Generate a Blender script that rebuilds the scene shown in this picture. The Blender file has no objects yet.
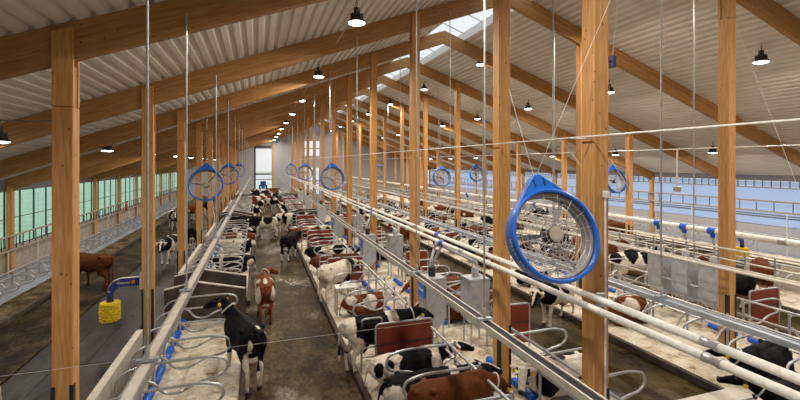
import bpy, bmesh, math, random
from mathutils import Vector, Matrix, noise
random.seed(7)
PI = math.pi
scene = bpy.context.scene
COL = scene.collection

# ------------------------------------------------------------------ camera
F, UV, VV, H, YAW = 430.0, 258.0, 163.0, 5.59, math.atan2(142.0, 430.0)
CS, SN = math.cos(YAW), math.sin(YAW)
cam_d = bpy.data.cameras.new('camera'); cam = bpy.data.objects.new('camera', cam_d); COL.objects.link(cam)
cam_d.sensor_width = 36.0; cam_d.lens = F / 800.0 * 36.0
cam_d.shift_y = -(200.0 - VV) / 800.0
cam_d.clip_start = 0.05; cam_d.clip_end = 600
cam.location = (0, 0, H); cam.rotation_euler = (PI / 2, 0, -YAW)
scene.camera = cam

def P(u, v, h=0.0):
    """pixel of a point known to be at height h -> world point"""
    zc = F * (H - h) / (v - VV)
    x = (u - UV) * zc * CS / F
    return Vector((x, (zc - SN * x) / CS, h))

# ------------------------------------------------------------------ world, light, exposure
world = bpy.data.worlds.new('World'); scene.world = world; world.use_nodes = True
bg = world.node_tree.nodes['Background']
bg.inputs[0].default_value = (0.88, 0.94, 1.0, 1); bg.inputs[1].default_value = 1.3
LAMP_W = 360.0
LAMP_COL = (1.0, 0.90, 0.77)
vs = scene.view_settings
vs.view_transform = 'Standard'; vs.look = 'None'; vs.gamma = 1.0; vs.use_curve_mapping = False
vs.exposure = -0.22
cy = scene.cycles
cy.use_denoising = True
cy.max_bounces = 7; cy.diffuse_bounces = 4; cy.glossy_bounces = 3; cy.transmission_bounces = 4; cy.transparent_max_bounces = 12
cy.sample_clamp_indirect = 6.0
cy.caustics_reflective = False; cy.caustics_refractive = False

# ------------------------------------------------------------------ materials
MATS = {}
def new_mat(name):
    m = bpy.data.materials.new(name); m.use_nodes = True
    nt = m.node_tree; b = nt.nodes['Principled BSDF']
    MATS[name] = m
    return m, nt, b
def N(nt, t, **kw):
    n = nt.nodes.new(t)
    for k, v in kw.items():
        if k.startswith('i_'):
            n.inputs[k[2:].replace('_', ' ')].default_value = v
        else:
            setattr(n, k, v)
    return n
def ramp(nt, fac, stops):
    r = nt.nodes.new('ShaderNodeValToRGB')
    e = r.color_ramp.elements
    e[0].position, e[0].color = stops[0][0], (*stops[0][1], 1)
    e[1].position, e[1].color = stops[-1][0], (*stops[-1][1], 1)
    for p, c in stops[1:-1]:
        x = e.new(p); x.color = (*c, 1)
    nt.links.new(fac, r.inputs[0])
    return r
def coords(nt, scale=(1, 1, 1), kind='Object'):
    tc = nt.nodes.new('ShaderNodeTexCoord'); mp = nt.nodes.new('ShaderNodeMapping')
    mp.inputs['Scale'].default_value = scale
    nt.links.new(tc.outputs[kind], mp.inputs[0])
    return mp.outputs[0]
def bump(nt, b, h, strength=0.3, dist=0.02):
    bp = N(nt, 'ShaderNodeBump'); bp.inputs['Strength'].default_value = strength; bp.inputs['Distance'].default_value = dist
    nt.links.new(h, bp.inputs['Height']); nt.links.new(bp.outputs[0], b.inputs['Normal'])
def noise_mat(name, c1, c2, scale=4, rough=0.6, metal=0.0, stretch=(1, 1, 1), bumpv=0.15, detail=5, rough2=None, lo=0.3, hi=0.7, bd=0.02):
    m, nt, b = new_mat(name)
    co = coords(nt, stretch)
    n = N(nt, 'ShaderNodeTexNoise'); n.inputs['Scale'].default_value = scale; n.inputs['Detail'].default_value = detail
    nt.links.new(co, n.inputs['Vector'])
    r = ramp(nt, n.outputs['Fac'], [(lo, c1), (hi, c2)])
    nt.links.new(r.outputs[0], b.inputs['Base Color'])
    b.inputs['Roughness'].default_value = rough; b.inputs['Metallic'].default_value = metal
    if rough2 is not None:
        n2 = N(nt, 'ShaderNodeTexNoise'); n2.inputs['Scale'].default_value = scale * 0.35; n2.inputs['Detail'].default_value = 3
        nt.links.new(co, n2.inputs['Vector'])
        rr = N(nt, 'ShaderNodeMapRange'); rr.inputs['From Min'].default_value = 0.4; rr.inputs['From Max'].default_value = 0.62
        rr.inputs['To Min'].default_value = rough2; rr.inputs['To Max'].default_value = rough
        nt.links.new(n2.outputs['Fac'], rr.inputs['Value']); nt.links.new(rr.outputs[0], b.inputs['Roughness'])
    if bumpv: bump(nt, b, n.outputs['Fac'], bumpv, bd)
    return m
def wood_mat(name, stretch, lam_axis, k=1.0):
    m, nt, b = new_mat(name)
    co = coords(nt, stretch)
    n = N(nt, 'ShaderNodeTexNoise'); n.inputs['Scale'].default_value = 9; n.inputs['Detail'].default_value = 6
    nt.links.new(co, n.inputs['Vector'])
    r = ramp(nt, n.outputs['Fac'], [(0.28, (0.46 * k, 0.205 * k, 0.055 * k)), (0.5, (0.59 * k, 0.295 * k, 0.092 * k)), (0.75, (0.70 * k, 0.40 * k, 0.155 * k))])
    # lamination bands
    co2 = coords(nt, (1, 1, 1))
    sep = N(nt, 'ShaderNodeSeparateXYZ'); nt.links.new(co2, sep.inputs[0])
    mul = N(nt, 'ShaderNodeMath', operation='MULTIPLY'); mul.inputs[1].default_value = 22.0
    nt.links.new(sep.outputs[lam_axis], mul.inputs[0])
    fl = N(nt, 'ShaderNodeMath', operation='FLOOR'); nt.links.new(mul.outputs[0], fl.inputs[0])
    oi = N(nt, 'ShaderNodeObjectInfo')
    ad = N(nt, 'ShaderNodeMath', operation='ADD'); nt.links.new(fl.outputs[0], ad.inputs[0]); nt.links.new(oi.outputs['Random'], ad.inputs[1])
    wn = N(nt, 'ShaderNodeTexWhiteNoise', noise_dimensions='1D'); nt.links.new(ad.outputs[0], wn.inputs['W'])
    mr = N(nt, 'ShaderNodeMapRange'); mr.inputs['To Min'].default_value = 0.86; mr.inputs['To Max'].default_value = 1.08
    nt.links.new(wn.outputs['Value'], mr.inputs['Value'])
    mx = N(nt, 'ShaderNodeVectorMath', operation='SCALE'); nt.links.new(r.outputs[0], mx.inputs[0]); nt.links.new(mr.outputs[0], mx.inputs['Scale'])
    # knots
    vo = N(nt, 'ShaderNodeTexVoronoi'); vo.inputs['Scale'].default_value = 5.0; vo.inputs['Randomness'].default_value = 1.0
    nt.links.new(co2, vo.inputs['Vector'])
    kr = ramp(nt, vo.outputs['Distance'], [(0.07, (0.2, 0.16, 0.12)), (0.125, (1, 1, 1))])
    mm = N(nt, 'ShaderNodeMix', data_type='RGBA', blend_type='MULTIPLY'); mm.inputs['Factor'].default_value = 0.8
    nt.links.new(mx.outputs[0], mm.inputs['A']); nt.links.new(kr.outputs[0], mm.inputs['B'])
    nt.links.new(mm.outputs['Result'], b.inputs['Base Color'])
    b.inputs['Roughness'].default_value = 0.55
    bump(nt, b, n.outputs['Fac'], 0.08, 0.01)
    return m
def plain(name, c, rough=0.5, metal=0.0):
    m, nt, b = new_mat(name)
    oi = N(nt, 'ShaderNodeTexNoise'); oi.inputs['Scale'].default_value = 14; oi.inputs['Detail'].default_value = 3
    nt.links.new(coords(nt), oi.inputs['Vector'])
    d = tuple(min(1, x * 1.12) for x in c); e = tuple(x * 0.86 for x in c)
    r = ramp(nt, oi.outputs['Fac'], [(0.3, e), (0.7, d)])
    nt.links.new(r.outputs[0], b.inputs['Base Color'])
    b.inputs['Roughness'].default_value = rough; b.inputs['Metallic'].default_value = metal
    return m
wood_mat('wood_post', (3.0, 3.0, 0.22), 'X')
wood_mat('wood_beam_shaded', (0.22, 3.0, 3.0), 'Z', 0.72)  # same wood as the posts, the roof's shade darkened into its colour
noise_mat('deck', (0.72, 0.665, 0.60), (0.80, 0.745, 0.68), 1.5, 0.5, 0.0, bumpv=0.0)
noise_mat('concrete', (0.30, 0.265, 0.22), (0.47, 0.42, 0.36), 3, 0.8, bumpv=0.2)
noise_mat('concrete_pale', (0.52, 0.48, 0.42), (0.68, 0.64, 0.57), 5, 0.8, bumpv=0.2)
noise_mat('concrete_brown', (0.035, 0.024, 0.014), (0.095, 0.068, 0.044), 2.2, 0.75, bumpv=0.25)
noise_mat('lane', (0.26, 0.29, 0.36), (0.40, 0.43, 0.50), 0.9, 0.24, stretch=(1, 0.4, 1), bumpv=0.05, rough2=0.2)  # grey concrete, sky reflection painted in as a bluish base colour
def ground_mat(name, c_dark, c_mid, c_pale, s1, s2, stops, rough, rough_lo, bs, bd, stretch=(1, 1, 1), speck=0.35, spec=0.05, puddle=0.0):
    """large stains times fine grit"""
    m, nt, b = new_mat(name)
    co = coords(nt, stretch)
    n1 = N(nt, 'ShaderNodeTexNoise'); n1.inputs['Scale'].default_value = s1; n1.inputs['Detail'].default_value = 12; n1.inputs['Roughness'].default_value = 0.68
    n2 = N(nt, 'ShaderNodeTexNoise'); n2.inputs['Scale'].default_value = s2; n2.inputs['Detail'].default_value = 8; n2.inputs['Roughness'].default_value = 0.75
    nt.links.new(co, n1.inputs['Vector']); nt.links.new(co, n2.inputs['Vector'])
    r = ramp(nt, n1.outputs['Fac'], [(stops[0], c_dark), (stops[1], c_mid), (stops[2], c_pale)])
    r2 = ramp(nt, n2.outputs['Fac'], [(0.35, (1 - speck,) * 3), (0.65, (1, 1, 1))])
    mm = N(nt, 'ShaderNodeMix', data_type='RGBA', blend_type='MULTIPLY'); mm.inputs['Factor'].default_value = 1.0
    nt.links.new(r.outputs[0], mm.inputs['A']); nt.links.new(r2.outputs[0], mm.inputs['B'])
    nt.links.new(mm.outputs['Result'], b.inputs['Base Color'])
    rr = N(nt, 'ShaderNodeMapRange'); rr.inputs['From Min'].default_value = 0.35; rr.inputs['From Max'].default_value = 0.65
    rr.inputs['To Min'].default_value = rough_lo; rr.inputs['To Max'].default_value = rough
    b.inputs['Specular IOR Level'].default_value = spec
    nt.links.new(n1.outputs['Fac'], rr.inputs['Value']); nt.links.new(rr.outputs[0], b.inputs['Roughness'])
    bump(nt, b, n2.outputs['Fac'], bs, bd)
    if puddle:
        n3 = N(nt, 'ShaderNodeTexNoise'); n3.inputs['Scale'].default_value = 0.45; n3.inputs['Detail'].default_value = 6; n3.inputs['Roughness'].default_value = 0.6
        nt.links.new(co, n3.inputs['Vector'])
        pm = N(nt, 'ShaderNodeMapRange'); pm.inputs['From Min'].default_value = 0.54; pm.inputs['From Max'].default_value = 0.62
        pm.inputs['To Min'].default_value = 0.0; pm.inputs['To Max'].default_value = 1.0
        nt.links.new(n3.outputs['Fac'], pm.inputs['Value'])
        sp_ = N(nt, 'ShaderNodeMapRange'); sp_.inputs['To Min'].default_value = spec; sp_.inputs['To Max'].default_value = puddle
        nt.links.new(pm.outputs[0], sp_.inputs['Value']); nt.links.new(sp_.outputs[0], b.inputs['Specular IOR Level'])
        mr = N(nt, 'ShaderNodeMix', data_type='FLOAT'); nt.links.new(pm.outputs[0], mr.inputs['Factor'])
        nt.links.new(rr.outputs[0], mr.inputs['A']); mr.inputs['B'].default_value = 0.24
        nt.links.new(mr.outputs['Result'], b.inputs['Roughness'])
ground_mat('bedding', (0.28, 0.185, 0.095), (0.80, 0.69, 0.52), (0.95, 0.88, 0.76), 1.7, 10, (0.33, 0.42, 0.55), 0.95, 0.9, 0.9, 0.06)
ground_mat('bedding_dirty', (0.06, 0.04, 0.018), (0.15, 0.105, 0.055), (0.34, 0.27, 0.17), 1.5, 9, (0.35, 0.5, 0.66), 0.95, 0.8, 0.9, 0.06)
ground_mat('alley_wet', (0.040, 0.027, 0.011), (0.120, 0.088, 0.048), (0.20, 0.155, 0.093), 0.9, 9, (0.38, 0.5, 0.62), 0.6, 0.35, 0.5, 0.02, (1, 0.6, 1), 0.75, 0.03, 0.18)
ground_mat('alley_manure', (0.025, 0.016, 0.004), (0.078, 0.054, 0.018), (0.135, 0.100, 0.042), 0.7, 8, (0.38, 0.5, 0.62), 0.5, 0.24, 0.5, 0.02, (1, 0.5, 1), 0.7, 0.06, 0.45)
ground_mat('alley_mud', (0.022, 0.014, 0.006), (0.065, 0.045, 0.022), (0.14, 0.105, 0.06), 1.1, 8, (0.38, 0.5, 0.62), 0.75, 0.4, 0.9, 0.06, (1, 0.7, 1), 0.65)
ground_mat('slab_wet', (0.030, 0.024, 0.016), (0.062, 0.058, 0.055), (0.105, 0.105, 0.108), 0.8, 8, (0.34, 0.48, 0.66), 0.42, 0.26, 0.4, 0.02, (1, 0.3, 1), 0.4)
noise_mat('galv', (0.38, 0.39, 0.40), (0.56, 0.57, 0.58), 9, 0.38, 0.65, bumpv=0.0)
noise_mat('galv_sheet', (0.42, 0.45, 0.48), (0.58, 0.61, 0.64), 4, 0.42, 0.35, bumpv=0.03)
noise_mat('rail_steel', (0.66, 0.62, 0.55), (0.84, 0.80, 0.72), 6, 0.45, 0.15, bumpv=0.0)
noise_mat('rail_blue', (0.36, 0.42, 0.49), (0.52, 0.58, 0.66), 6, 0.4, 0.4, bumpv=0.0)
plain('rail_tan', (0.36, 0.30, 0.23), 0.5)
plain('steel_dark', (0.016, 0.016, 0.018), 0.6, 0.0)
plain('mullion', (0.06, 0.07, 0.08), 0.5, 0.2)
plain('pvc', (0.90, 0.88, 0.84), 0.35)
plain('white_paint', (0.80, 0.79, 0.76), 0.4)
plain('blue_plastic', (0.010, 0.12, 0.62), 0.35)
plain('fan_blue', (0.012, 0.15, 0.68), 0.3)
plain('arm_blue', (0.030, 0.035, 0.16), 0.35)
noise_mat('maroon', (0.15, 0.020, 0.010), (0.25, 0.042, 0.022), 2.0, 0.5, bumpv=0.05)
plain('yellow', (0.66, 0.46, 0.014), 0.8)
plain('tag_yellow', (0.9, 0.62, 0.02), 0.5)
plain('red', (0.55, 0.02, 0.02), 0.4)
plain('orange', (0.75, 0.18, 0.03), 0.5)
plain('black', (0.012, 0.012, 0.013), 0.45)
plain('wire_white', (0.75, 0.73, 0.70), 0.5)
plain('wire_grey', (0.50, 0.49, 0.47), 0.4, 0.4)
plain('liner', (0.30, 0.31, 0.33), 0.5, 0.3)
plain('endwall', (0.44, 0.45, 0.48), 0.5, 0.1)
plain('wallgrey', (0.24, 0.24, 0.26), 0.6)
plain('tractor_blue', (0.02, 0.06, 0.22), 0.4)
noise_mat('grass', (0.36, 0.54, 0.36), (0.54, 0.70, 0.52), 0.8, 0.95, bumpv=0.5, detail=9)
noise_mat('gravel', (0.60, 0.66, 0.58), (0.78, 0.82, 0.76), 1.2, 0.95, bumpv=0.2)
def emit_mat(name, c, s):
    m, nt, b = new_mat(name)
    b.inputs['Base Color'].default_value = (*c, 1); b.inputs['Emission Color'].default_value = (*c, 1); b.inputs['Emission Strength'].default_value = s
emit_mat('lens', (1.0, 0.97, 0.92), 14.0)
def translucent(name, c, trans=0.25, tl=0.75):
    m, nt, b = new_mat(name)
    out = nt.nodes['Material Output']
    t = N(nt, 'ShaderNodeBsdfTranslucent'); t.inputs[0].default_value = (*c, 1)
    d = N(nt, 'ShaderNodeBsdfDiffuse'); d.inputs[0].default_value = (*c, 1)
    tr = N(nt, 'ShaderNodeBsdfTransparent'); tr.inputs[0].default_value = (*c, 1)
    m1 = N(nt, 'ShaderNodeMixShader'); m1.inputs[0].default_value = tl
    nt.links.new(d.outputs[0], m1.inputs[1]); nt.links.new(t.outputs[0], m1.inputs[2])
    m2 = N(nt, 'ShaderNodeMixShader'); m2.inputs[0].default_value = trans
    nt.links.new(m1.outputs[0], m2.inputs[1]); nt.links.new(tr.outputs[0], m2.inputs[2])
    nt.links.new(m2.outputs[0], out.inputs[0])
translucent('skylight_glass', (0.97, 0.97, 0.97), 0.8)
translucent('curtain', (0.72, 0.80, 0.95), 0.4)
translucent('door_sheet', (0.97, 0.96, 0.94), 0.7)
def glass(name):
    m, nt, b = new_mat(name)
    out = nt.nodes['Material Output']
    tr = N(nt, 'ShaderNodeBsdfTransparent'); tr.inputs[0].default_value = (0.92, 0.97, 0.95, 1)
    g = N(nt, 'ShaderNodeBsdfGlossy'); g.inputs['Roughness'].default_value = 0.05
    mx = N(nt, 'ShaderNodeMixShader'); mx.inputs[0].default_value = 0.06
    nt.links.new(tr.outputs[0], mx.inputs[1]); nt.links.new(g.outputs[0], mx.inputs[2]); nt.links.new(mx.outputs[0], out.inputs[0])
glass('glass')
def coat_mat():
    m, nt, b = new_mat('coat')
    a = N(nt, 'ShaderNodeAttribute', attribute_name='coat')
    n = N(nt, 'ShaderNodeTexNoise'); n.inputs['Scale'].default_value = 11; n.inputs['Detail'].default_value = 5
    nt.links.new(coords(nt), n.inputs['Vector'])
    r = ramp(nt, n.outputs['Fac'], [(0.3, (0.72, 0.68, 0.62)), (0.65, (1, 1, 1))])
    mm = N(nt, 'ShaderNodeMix', data_type='RGBA', blend_type='MULTIPLY'); mm.inputs['Factor'].default_value = 1.0
    nt.links.new(a.outputs['Color'], mm.inputs['A']); nt.links.new(r.outputs[0], mm.inputs['B'])
    nt.links.new(mm.outputs['Result'], b.inputs['Base Color'])
    b.inputs['Roughness'].default_value = 0.6; b.inputs['Specular IOR Level'].default_value = 0.08
    bump(nt, b, n.outputs['Fac'], 0.1, 0.01)
coat_mat()

# ------------------------------------------------------------------ mesh helpers
class MB:
    def __init__(s): s.v = []; s.f = []; s.m = []; s.mi = 0
    def add(s, vs, fs):
        o = len(s.v); s.v += [tuple(p) for p in vs]
        s.f += [tuple(i + o for i in f) for f in fs]; s.m += [s.mi] * len(fs)
        return s
    def box(s, x0, x1, y0, y1, z0, z1):
        return s.add([(x0, y0, z0), (x1, y0, z0), (x1, y1, z0), (x0, y1, z0), (x0, y0, z1), (x1, y0, z1), (x1, y1, z1), (x0, y1, z1)],
                     [(0, 3, 2, 1), (4, 5, 6, 7), (0, 1, 5, 4), (1, 2, 6, 5), (2, 3, 7, 6), (3, 0, 4, 7)])
    def bev(s, x0, x1, y0, y1, z0, z1, b=0.012):
        bm = bmesh.new(); bmesh.ops.create_cube(bm, size=1)
        for v in bm.verts:
            v.co = Vector(((x0 + x1) / 2 + v.co.x * (x1 - x0), (y0 + y1) / 2 + v.co.y * (y1 - y0), (z0 + z1) / 2 + v.co.z * (z1 - z0)))
        bmesh.ops.bevel(bm, geom=bm.edges[:], offset=b, segments=1, affect='EDGES', profile=0.5)
        bm.verts.index_update()
        s.add([v.co[:] for v in bm.verts], [[v.index for v in f.verts] for f in bm.faces]); bm.free()
        return s
    def prism(s, poly, axis, a, b):
        """extrude a 2-D polygon along axis ('x','y','z') from a to b"""
        n = len(poly)
        def mk(p, t): return {'x': (t, p[0], p[1]), 'y': (p[0], t, p[1]), 'z': (p[0], p[1], t)}[axis]
        vs = [mk(p, a) for p in poly] + [mk(p, b) for p in poly]
        fs = [tuple(range(n))[::-1], tuple(range(n, 2 * n))] + [(i, (i + 1) % n, n + (i + 1) % n, n + i) for i in range(n)]
        return s.add(vs, fs)
    def tube(s, pts, r, n=8, closed=False, caps=True):
        pts = [Vector(p) for p in pts]; k = len(pts)
        rs = r if isinstance(r, (list, tuple)) else [r] * k
        vs = []; prev = None
        for i, p in enumerate(pts):
            if closed: t = pts[(i + 1) % k] - pts[i - 1]
            else: t = pts[min(i + 1, k - 1)] - pts[max(i - 1, 0)]
            t.normalize()
            if prev is None:
                a = Vector((0, 0, 1)) if abs(t.z) < 0.9 else Vector((1, 0, 0))
                prev = t.cross(a).normalized()
            e = (prev - t * prev.dot(t)).normalized(); prev = e
            g = t.cross(e)
            for j in range(n):
                an = 2 * PI * j / n
                vs.append(p + (e * math.cos(an) + g * math.sin(an)) * rs[i])
        fs = []
        for i in range(k if closed else k - 1):
            i2 = (i + 1) % k
            for j in range(n):
                j2 = (j + 1) % n
                fs.append((i * n + j, i * n + j2, i2 * n + j2, i2 * n + j))
        if caps and not closed:
            fs += [tuple(range(n))[::-1], tuple(range((k - 1) * n, k * n))]
        return s.add(vs, fs)
    def lathe(s, prof, axis='z', n=24, c=(0, 0, 0), cap=True):
        """prof: (radius, along) list"""
        vs = []; k = len(prof)
        for r, a in prof:
            for j in range(n):
                an = 2 * PI * j / n; x, y = r * math.cos(an), r * math.sin(an)
                q = {'z': (x, y, a), 'y': (x, a, y), 'x': (a, x, y)}[axis]
                vs.append((q[0] + c[0], q[1] + c[1], q[2] + c[2]))
        fs = []
        for i in range(k - 1):
            for j in range(n):
                j2 = (j + 1) % n
                fs.append((i * n + j, i * n + j2, (i + 1) * n + j2, (i + 1) * n + j))
        if cap and prof[0][0] > 1e-6: fs.append(tuple(range(n))[::-1])
        if cap and prof[-1][0] > 1e-6: fs.append(tuple(range((k - 1) * n, k * n)))
        return s.add(vs, fs)
    def mesh(s, name, mats, smooth=False):
        me = bpy.data.meshes.new(name)
        me.from_pydata(s.v, [], s.f)
        for m in (mats if isinstance(mats, (list, tuple)) else [mats]): me.materials.append(MATS[m])
        if any(s.m): me.polygons.foreach_set('material_index', s.m)
        bm = bmesh.new(); bm.from_mesh(me); bmesh.ops.recalc_face_normals(bm, faces=bm.faces[:]); bm.to_mesh(me); bm.free()
        if smooth:
            me.polygons.foreach_set('use_smooth', [True] * len(me.polygons))
            me.set_sharp_from_angle(angle=math.radians(40))
        me.update()
        return me
    def build(s, name, mats, parent=None, smooth=False, loc=(0, 0, 0), rot=(0, 0, 0)):
        return link(name, s.mesh(name, mats, smooth), parent, loc, rot)

def link(name, me, parent=None, loc=(0, 0, 0), rot=(0, 0, 0), scale=None):
    o = bpy.data.objects.new(name, me); COL.objects.link(o)
    o.location = loc; o.rotation_euler = rot
    if scale: o.scale = scale
    if parent is not None: o.parent = parent
    return o
def tag(o, label=None, cat=None, group=None, kind=None):
    if label: o['label'] = label
    if cat: o['category'] = cat
    if group: o['group'] = group
    if kind: o['kind'] = kind
    return o
def thing(name, label, cat, loc=(0, 0, 0), rot=(0, 0, 0), group=None):
    o = link(name, None, None, loc, rot); o.empty_display_size = 0.2
    return tag(o, label, cat, group)
def children(o): return [c for c in bpy.data.objects if c.parent == o]
def copy_tree(o, kids, parent=None):
    """kids: dict object -> list of children objects"""
    c = o.copy(); COL.objects.link(c); c.parent = parent
    for ch in kids.get(o, []): copy_tree(ch, kids, c)
    return c
def kid_map(root):
    mp = {}
    def rec(o):
        mp[o] = children(o)
        for c in mp[o]: rec(c)
    rec(root); return mp
ORD = ['nearest', 'second', 'third', 'fourth', 'fifth', 'sixth', 'seventh', 'eighth', 'ninth', 'tenth', 'eleventh', 'twelfth', 'thirteenth',
       'fourteenth', 'fifteenth', 'sixteenth', 'seventeenth', 'eighteenth', 'nineteenth', 'twentieth']
def ordw(i): return ORD[i] if i == 0 else ORD[i] + ' nearest'
def arc(cx, cz, r, a0, a1, n=6):
    return [(cx + r * math.cos(math.radians(a0 + (a1 - a0) * i / n)), cz + r * math.sin(math.radians(a0 + (a1 - a0) * i / n))) for i in range(n + 1)]
def text_mesh(txt, size, mat, depth=0.004):
    cu = bpy.data.curves.new('t', 'FONT'); cu.body = txt; cu.size = size; cu.extrude = depth; cu.align_x = 'CENTER'; cu.align_y = 'CENTER'; cu.resolution_u = 3
    o = bpy.data.objects.new('t', cu); COL.objects.link(o)
    dg = bpy.context.evaluated_depsgraph_get(); dg.update()
    me = bpy.data.meshes.new_from_object(o.evaluated_get(dg)); bpy.data.objects.remove(o)
    me.materials.clear(); me.materials.append(MATS[mat])
    return me

# ------------------------------------------------------------------ the place: levels
RX, SL = 9.4, 0.365                 # ridge x, roof slope
def beam_bot(x): return H + 6.35 - SL * abs(x - RX)
BEAM_D = 0.68
XL, XR = -12.1, 30.8
Y0, Y1 = -3.0, 78.0
FRAMES = [9 + 6 * i for i in range(12)]
ROW_A, ROW_B, ROW_C, ROW_D = -3.20, 5.53, 13.10, 22.0
BED = 0.20

# ------------------------------------------------------------------ floors
def slab(name, x0, x1, mat, z=0.0, th=0.15, y0=Y0, y1=Y1):
    o = MB().box(x0, x1, y0, y1, z - th, z).build(name, mat); tag(o, kind='structure'); return o
slab('floor', XL - 0.2, -9.4, 'lane')
slab('floor', -9.4, -8.25, 'concrete')
slab('floor', -8.25, -6.19, 'alley_mud')
slab('floor', -6.19, -6.07, 'steel_dark', -0.06, 0.09)
slab('floor', -6.07, -3.0, 'slab_wet')
slab('floor', -3.0, 5.6, 'alley_wet')
slab('floor', 5.6, 13.3, 'alley_manure')
slab('floor', 13.3, 21.9, 'alley_manure')
slab('floor', 21.9, 27.0, 'alley_mud')
slab('floor', 27.0, XR + 0.2, 'lane')
# rubber mats with joints on the wet left alley are read as long slabs
def mat_strips():
    i = 0
    for x0 in (-5.98, -5.24, -4.5, -3.76):
        for y in range(6, 70, 8):
            o = MB().bev(x0, x0 + 0.72, y + 0.02, y + 7.98, 0.0, 0.018, 0.006).build('mat', 'slab_wet', flo); i += 1
flo = [o for o in bpy.data.objects if o.name == 'floor.004'][0]
mat_strips()

# ------------------------------------------------------------------ bedding islands (uneven sawdust) and kerbs
def bedding(x0, x1, y0, y1, kerbs, label, mat='bedding'):
    nx = max(4, int((x1 - x0) / 0.16)); ny = int((y1 - y0) / 0.2)
    vs = []; fs = []
    for j in range(ny + 1):
        for i in range(nx + 1):
            x = x0 + (x1 - x0) * i / nx; y = y0 + (y1 - y0) * j / ny
            h = BED + 0.05 * noise.noise((x * 1.1, y * 1.1, 3)) + 0.045 * noise.noise((x * 3.1, y * 3.1, 7))
            if i in (0, nx): h -= 0.05
            vs.append((x, y, h))
    w = nx + 1
    for j in range(ny):
        for i in range(nx):
            a = j * w + i; fs.append((a, a + 1, a + 1 + w, a + w))
    n = len(vs)
    # skirt to the floor
    for j in range(ny + 1): vs.append((x0, y0 + (y1 - y0) * j / ny, 0.0))
    for j in range(ny + 1): vs.append((x1, y0 + (y1 - y0) * j / ny, 0.0))
    for j in range(ny):
        fs.append((n + j, n + j + 1, (j + 1) * w, j * w))
        m = n + ny + 1
        fs.append((m + j + 1, m + j, j * w + nx, (j + 1) * w + nx))
    b = MB(); b.add(vs, fs)
    o = b.build('sawdust_bedding', mat, None, True)
    tag(o, label, 'bedding', None, 'stuff')
    for kx in kerbs:
        k = MB().bev(kx - 0.07, kx + 0.07, y0, y1, 0, BED + 0.0, 0.02).build('trim_1', 'concrete_brown'); tag(k, kind='structure')
CROSS = [(16.0, 17.8), (37.6, 39.5), (59.0, 61.0)]
def spans(cr):
    a = Y0 + 0.2; out = []
    for c0, c1 in cr: out.append((a, c0 - 0.07)); a = c1 + 0.07
    out.append((a, Y1 - 1)); return out
for i, (a, b) in enumerate(spans(CROSS)):
    bedding(-2.87, -0.42, a, b, [-0.36], 'pale sawdust bedding in the cubicles left of the central alley, %s stretch from the camera' % ORD[i])
for i, (a, b) in enumerate(spans(CROSS[1:])):
    bedding(2.48, 7.85, a, b, [2.42, 7.92], 'pale sawdust bedding of the first double cubicle island, %s stretch from the camera' % ORD[i])
for i, (a, b) in enumerate(spans(CROSS[1:])):
    bedding(10.62, 16.0, a, b, [10.55, 16.08], 'pale sawdust bedding of the double cubicle island beyond the ridge, %s stretch from the camera' % ORD[i])
bedding(18.9, 21.5, Y0 + 0.2, Y1 - 1, [18.83], 'pale sawdust bedding in the cubicle row before the far right alley')
bedding(-9.35, -8.35, Y0 + 0.2, Y1 - 1, [-8.28], 'thin brown-stained bedding strip along the left window lane', 'bedding_dirty')
bedding(27.1, 29.0, Y0 + 0.2, Y1 - 1, [27.03], 'thin sawdust bedding along the right curtain wall')

# ------------------------------------------------------------------ roof deck, beams, skylight
def roof_side(sgn):
    smax = (RX - XL) + 0.6; pit = 0.30
    prof = []
    s = 1.15
    while s < smax:
        for ds, dz in ((0, 0), (0.13, 0), (0.185, 0.085), (0.245, 0.085)):
            prof.append((s + ds, dz))
        s += pit
    vs = []; fs = []
    for s_, dz in prof:
        x = RX + sgn * s_; z = beam_bot(x) + BEAM_D + dz
        vs += [(x, Y0 - 0.5, z), (x, Y1 + 0.5, z)]
    for i in range(len(prof) - 1): fs.append((2 * i, 2 * i + 1, 2 * i + 3, 2 * i + 2))
    # outer skin
    n = len(vs)
    for s_ in (1.15, smax):
        x = RX + sgn * s_; z = beam_bot(x) + BEAM_D + 0.3
        vs += [(x, Y0 - 0.5, z), (x, Y1 + 0.5, z)]
    fs.append((n, n + 1, n + 3, n + 2))
    o = MB().add(vs, fs).build('ceiling', 'deck'); tag(o, kind='structure')
    # upstand beside the skylight
    x = RX + sgn * 1.12; z = beam_bot(x) + BEAM_D
    o = MB().box(min(x, x + sgn * 0.05), max(x, x + sgn * 0.05), Y0, Y1, z - 0.02, z + 0.42).build('trim_2', 'white_paint'); tag(o, kind='structure')
for s in (-1, 1): roof_side(s)
win = thing('window_1', None, None, (RX, 0, 0)); win['kind'] = 'structure'
zt = beam_bot(RX + 1.12) + BEAM_D + 0.42; zr = zt + 0.42
pane_me = {}
for s in (-1, 1):
    pane_me[s] = MB().add([(0, 0, 0.62), (0, 1.94, 0.62), (s * 1.1, 1.94, 0.2), (s * 1.1, 0, 0.2), (0, 0, 0.63), (0, 1.94, 0.63), (s * 1.1, 1.94, 0.21), (s * 1.1, 0, 0.21)],
                          [(0, 1, 2, 3), (4, 7, 6, 5), (0, 3, 7, 4), (1, 5, 6, 2), (0, 4, 5, 1), (3, 2, 6, 7)]).mesh('pane', 'skylight_glass')
bar_me = MB().tube([(-1.12, 0, 0.18), (0, 0, 0.60), (1.12, 0, 0.18)], 0.035, 6).mesh('glazing_bar', 'white_paint')
for i in range(40):
    y = Y0 + 2 * i
    for s in (-1, 1): link('pane', pane_me[s], win, (0, y + 0.03, zt - 0.2))
    link('glazing_bar', bar_me, win, (0, y, zt - 0.2))
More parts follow.
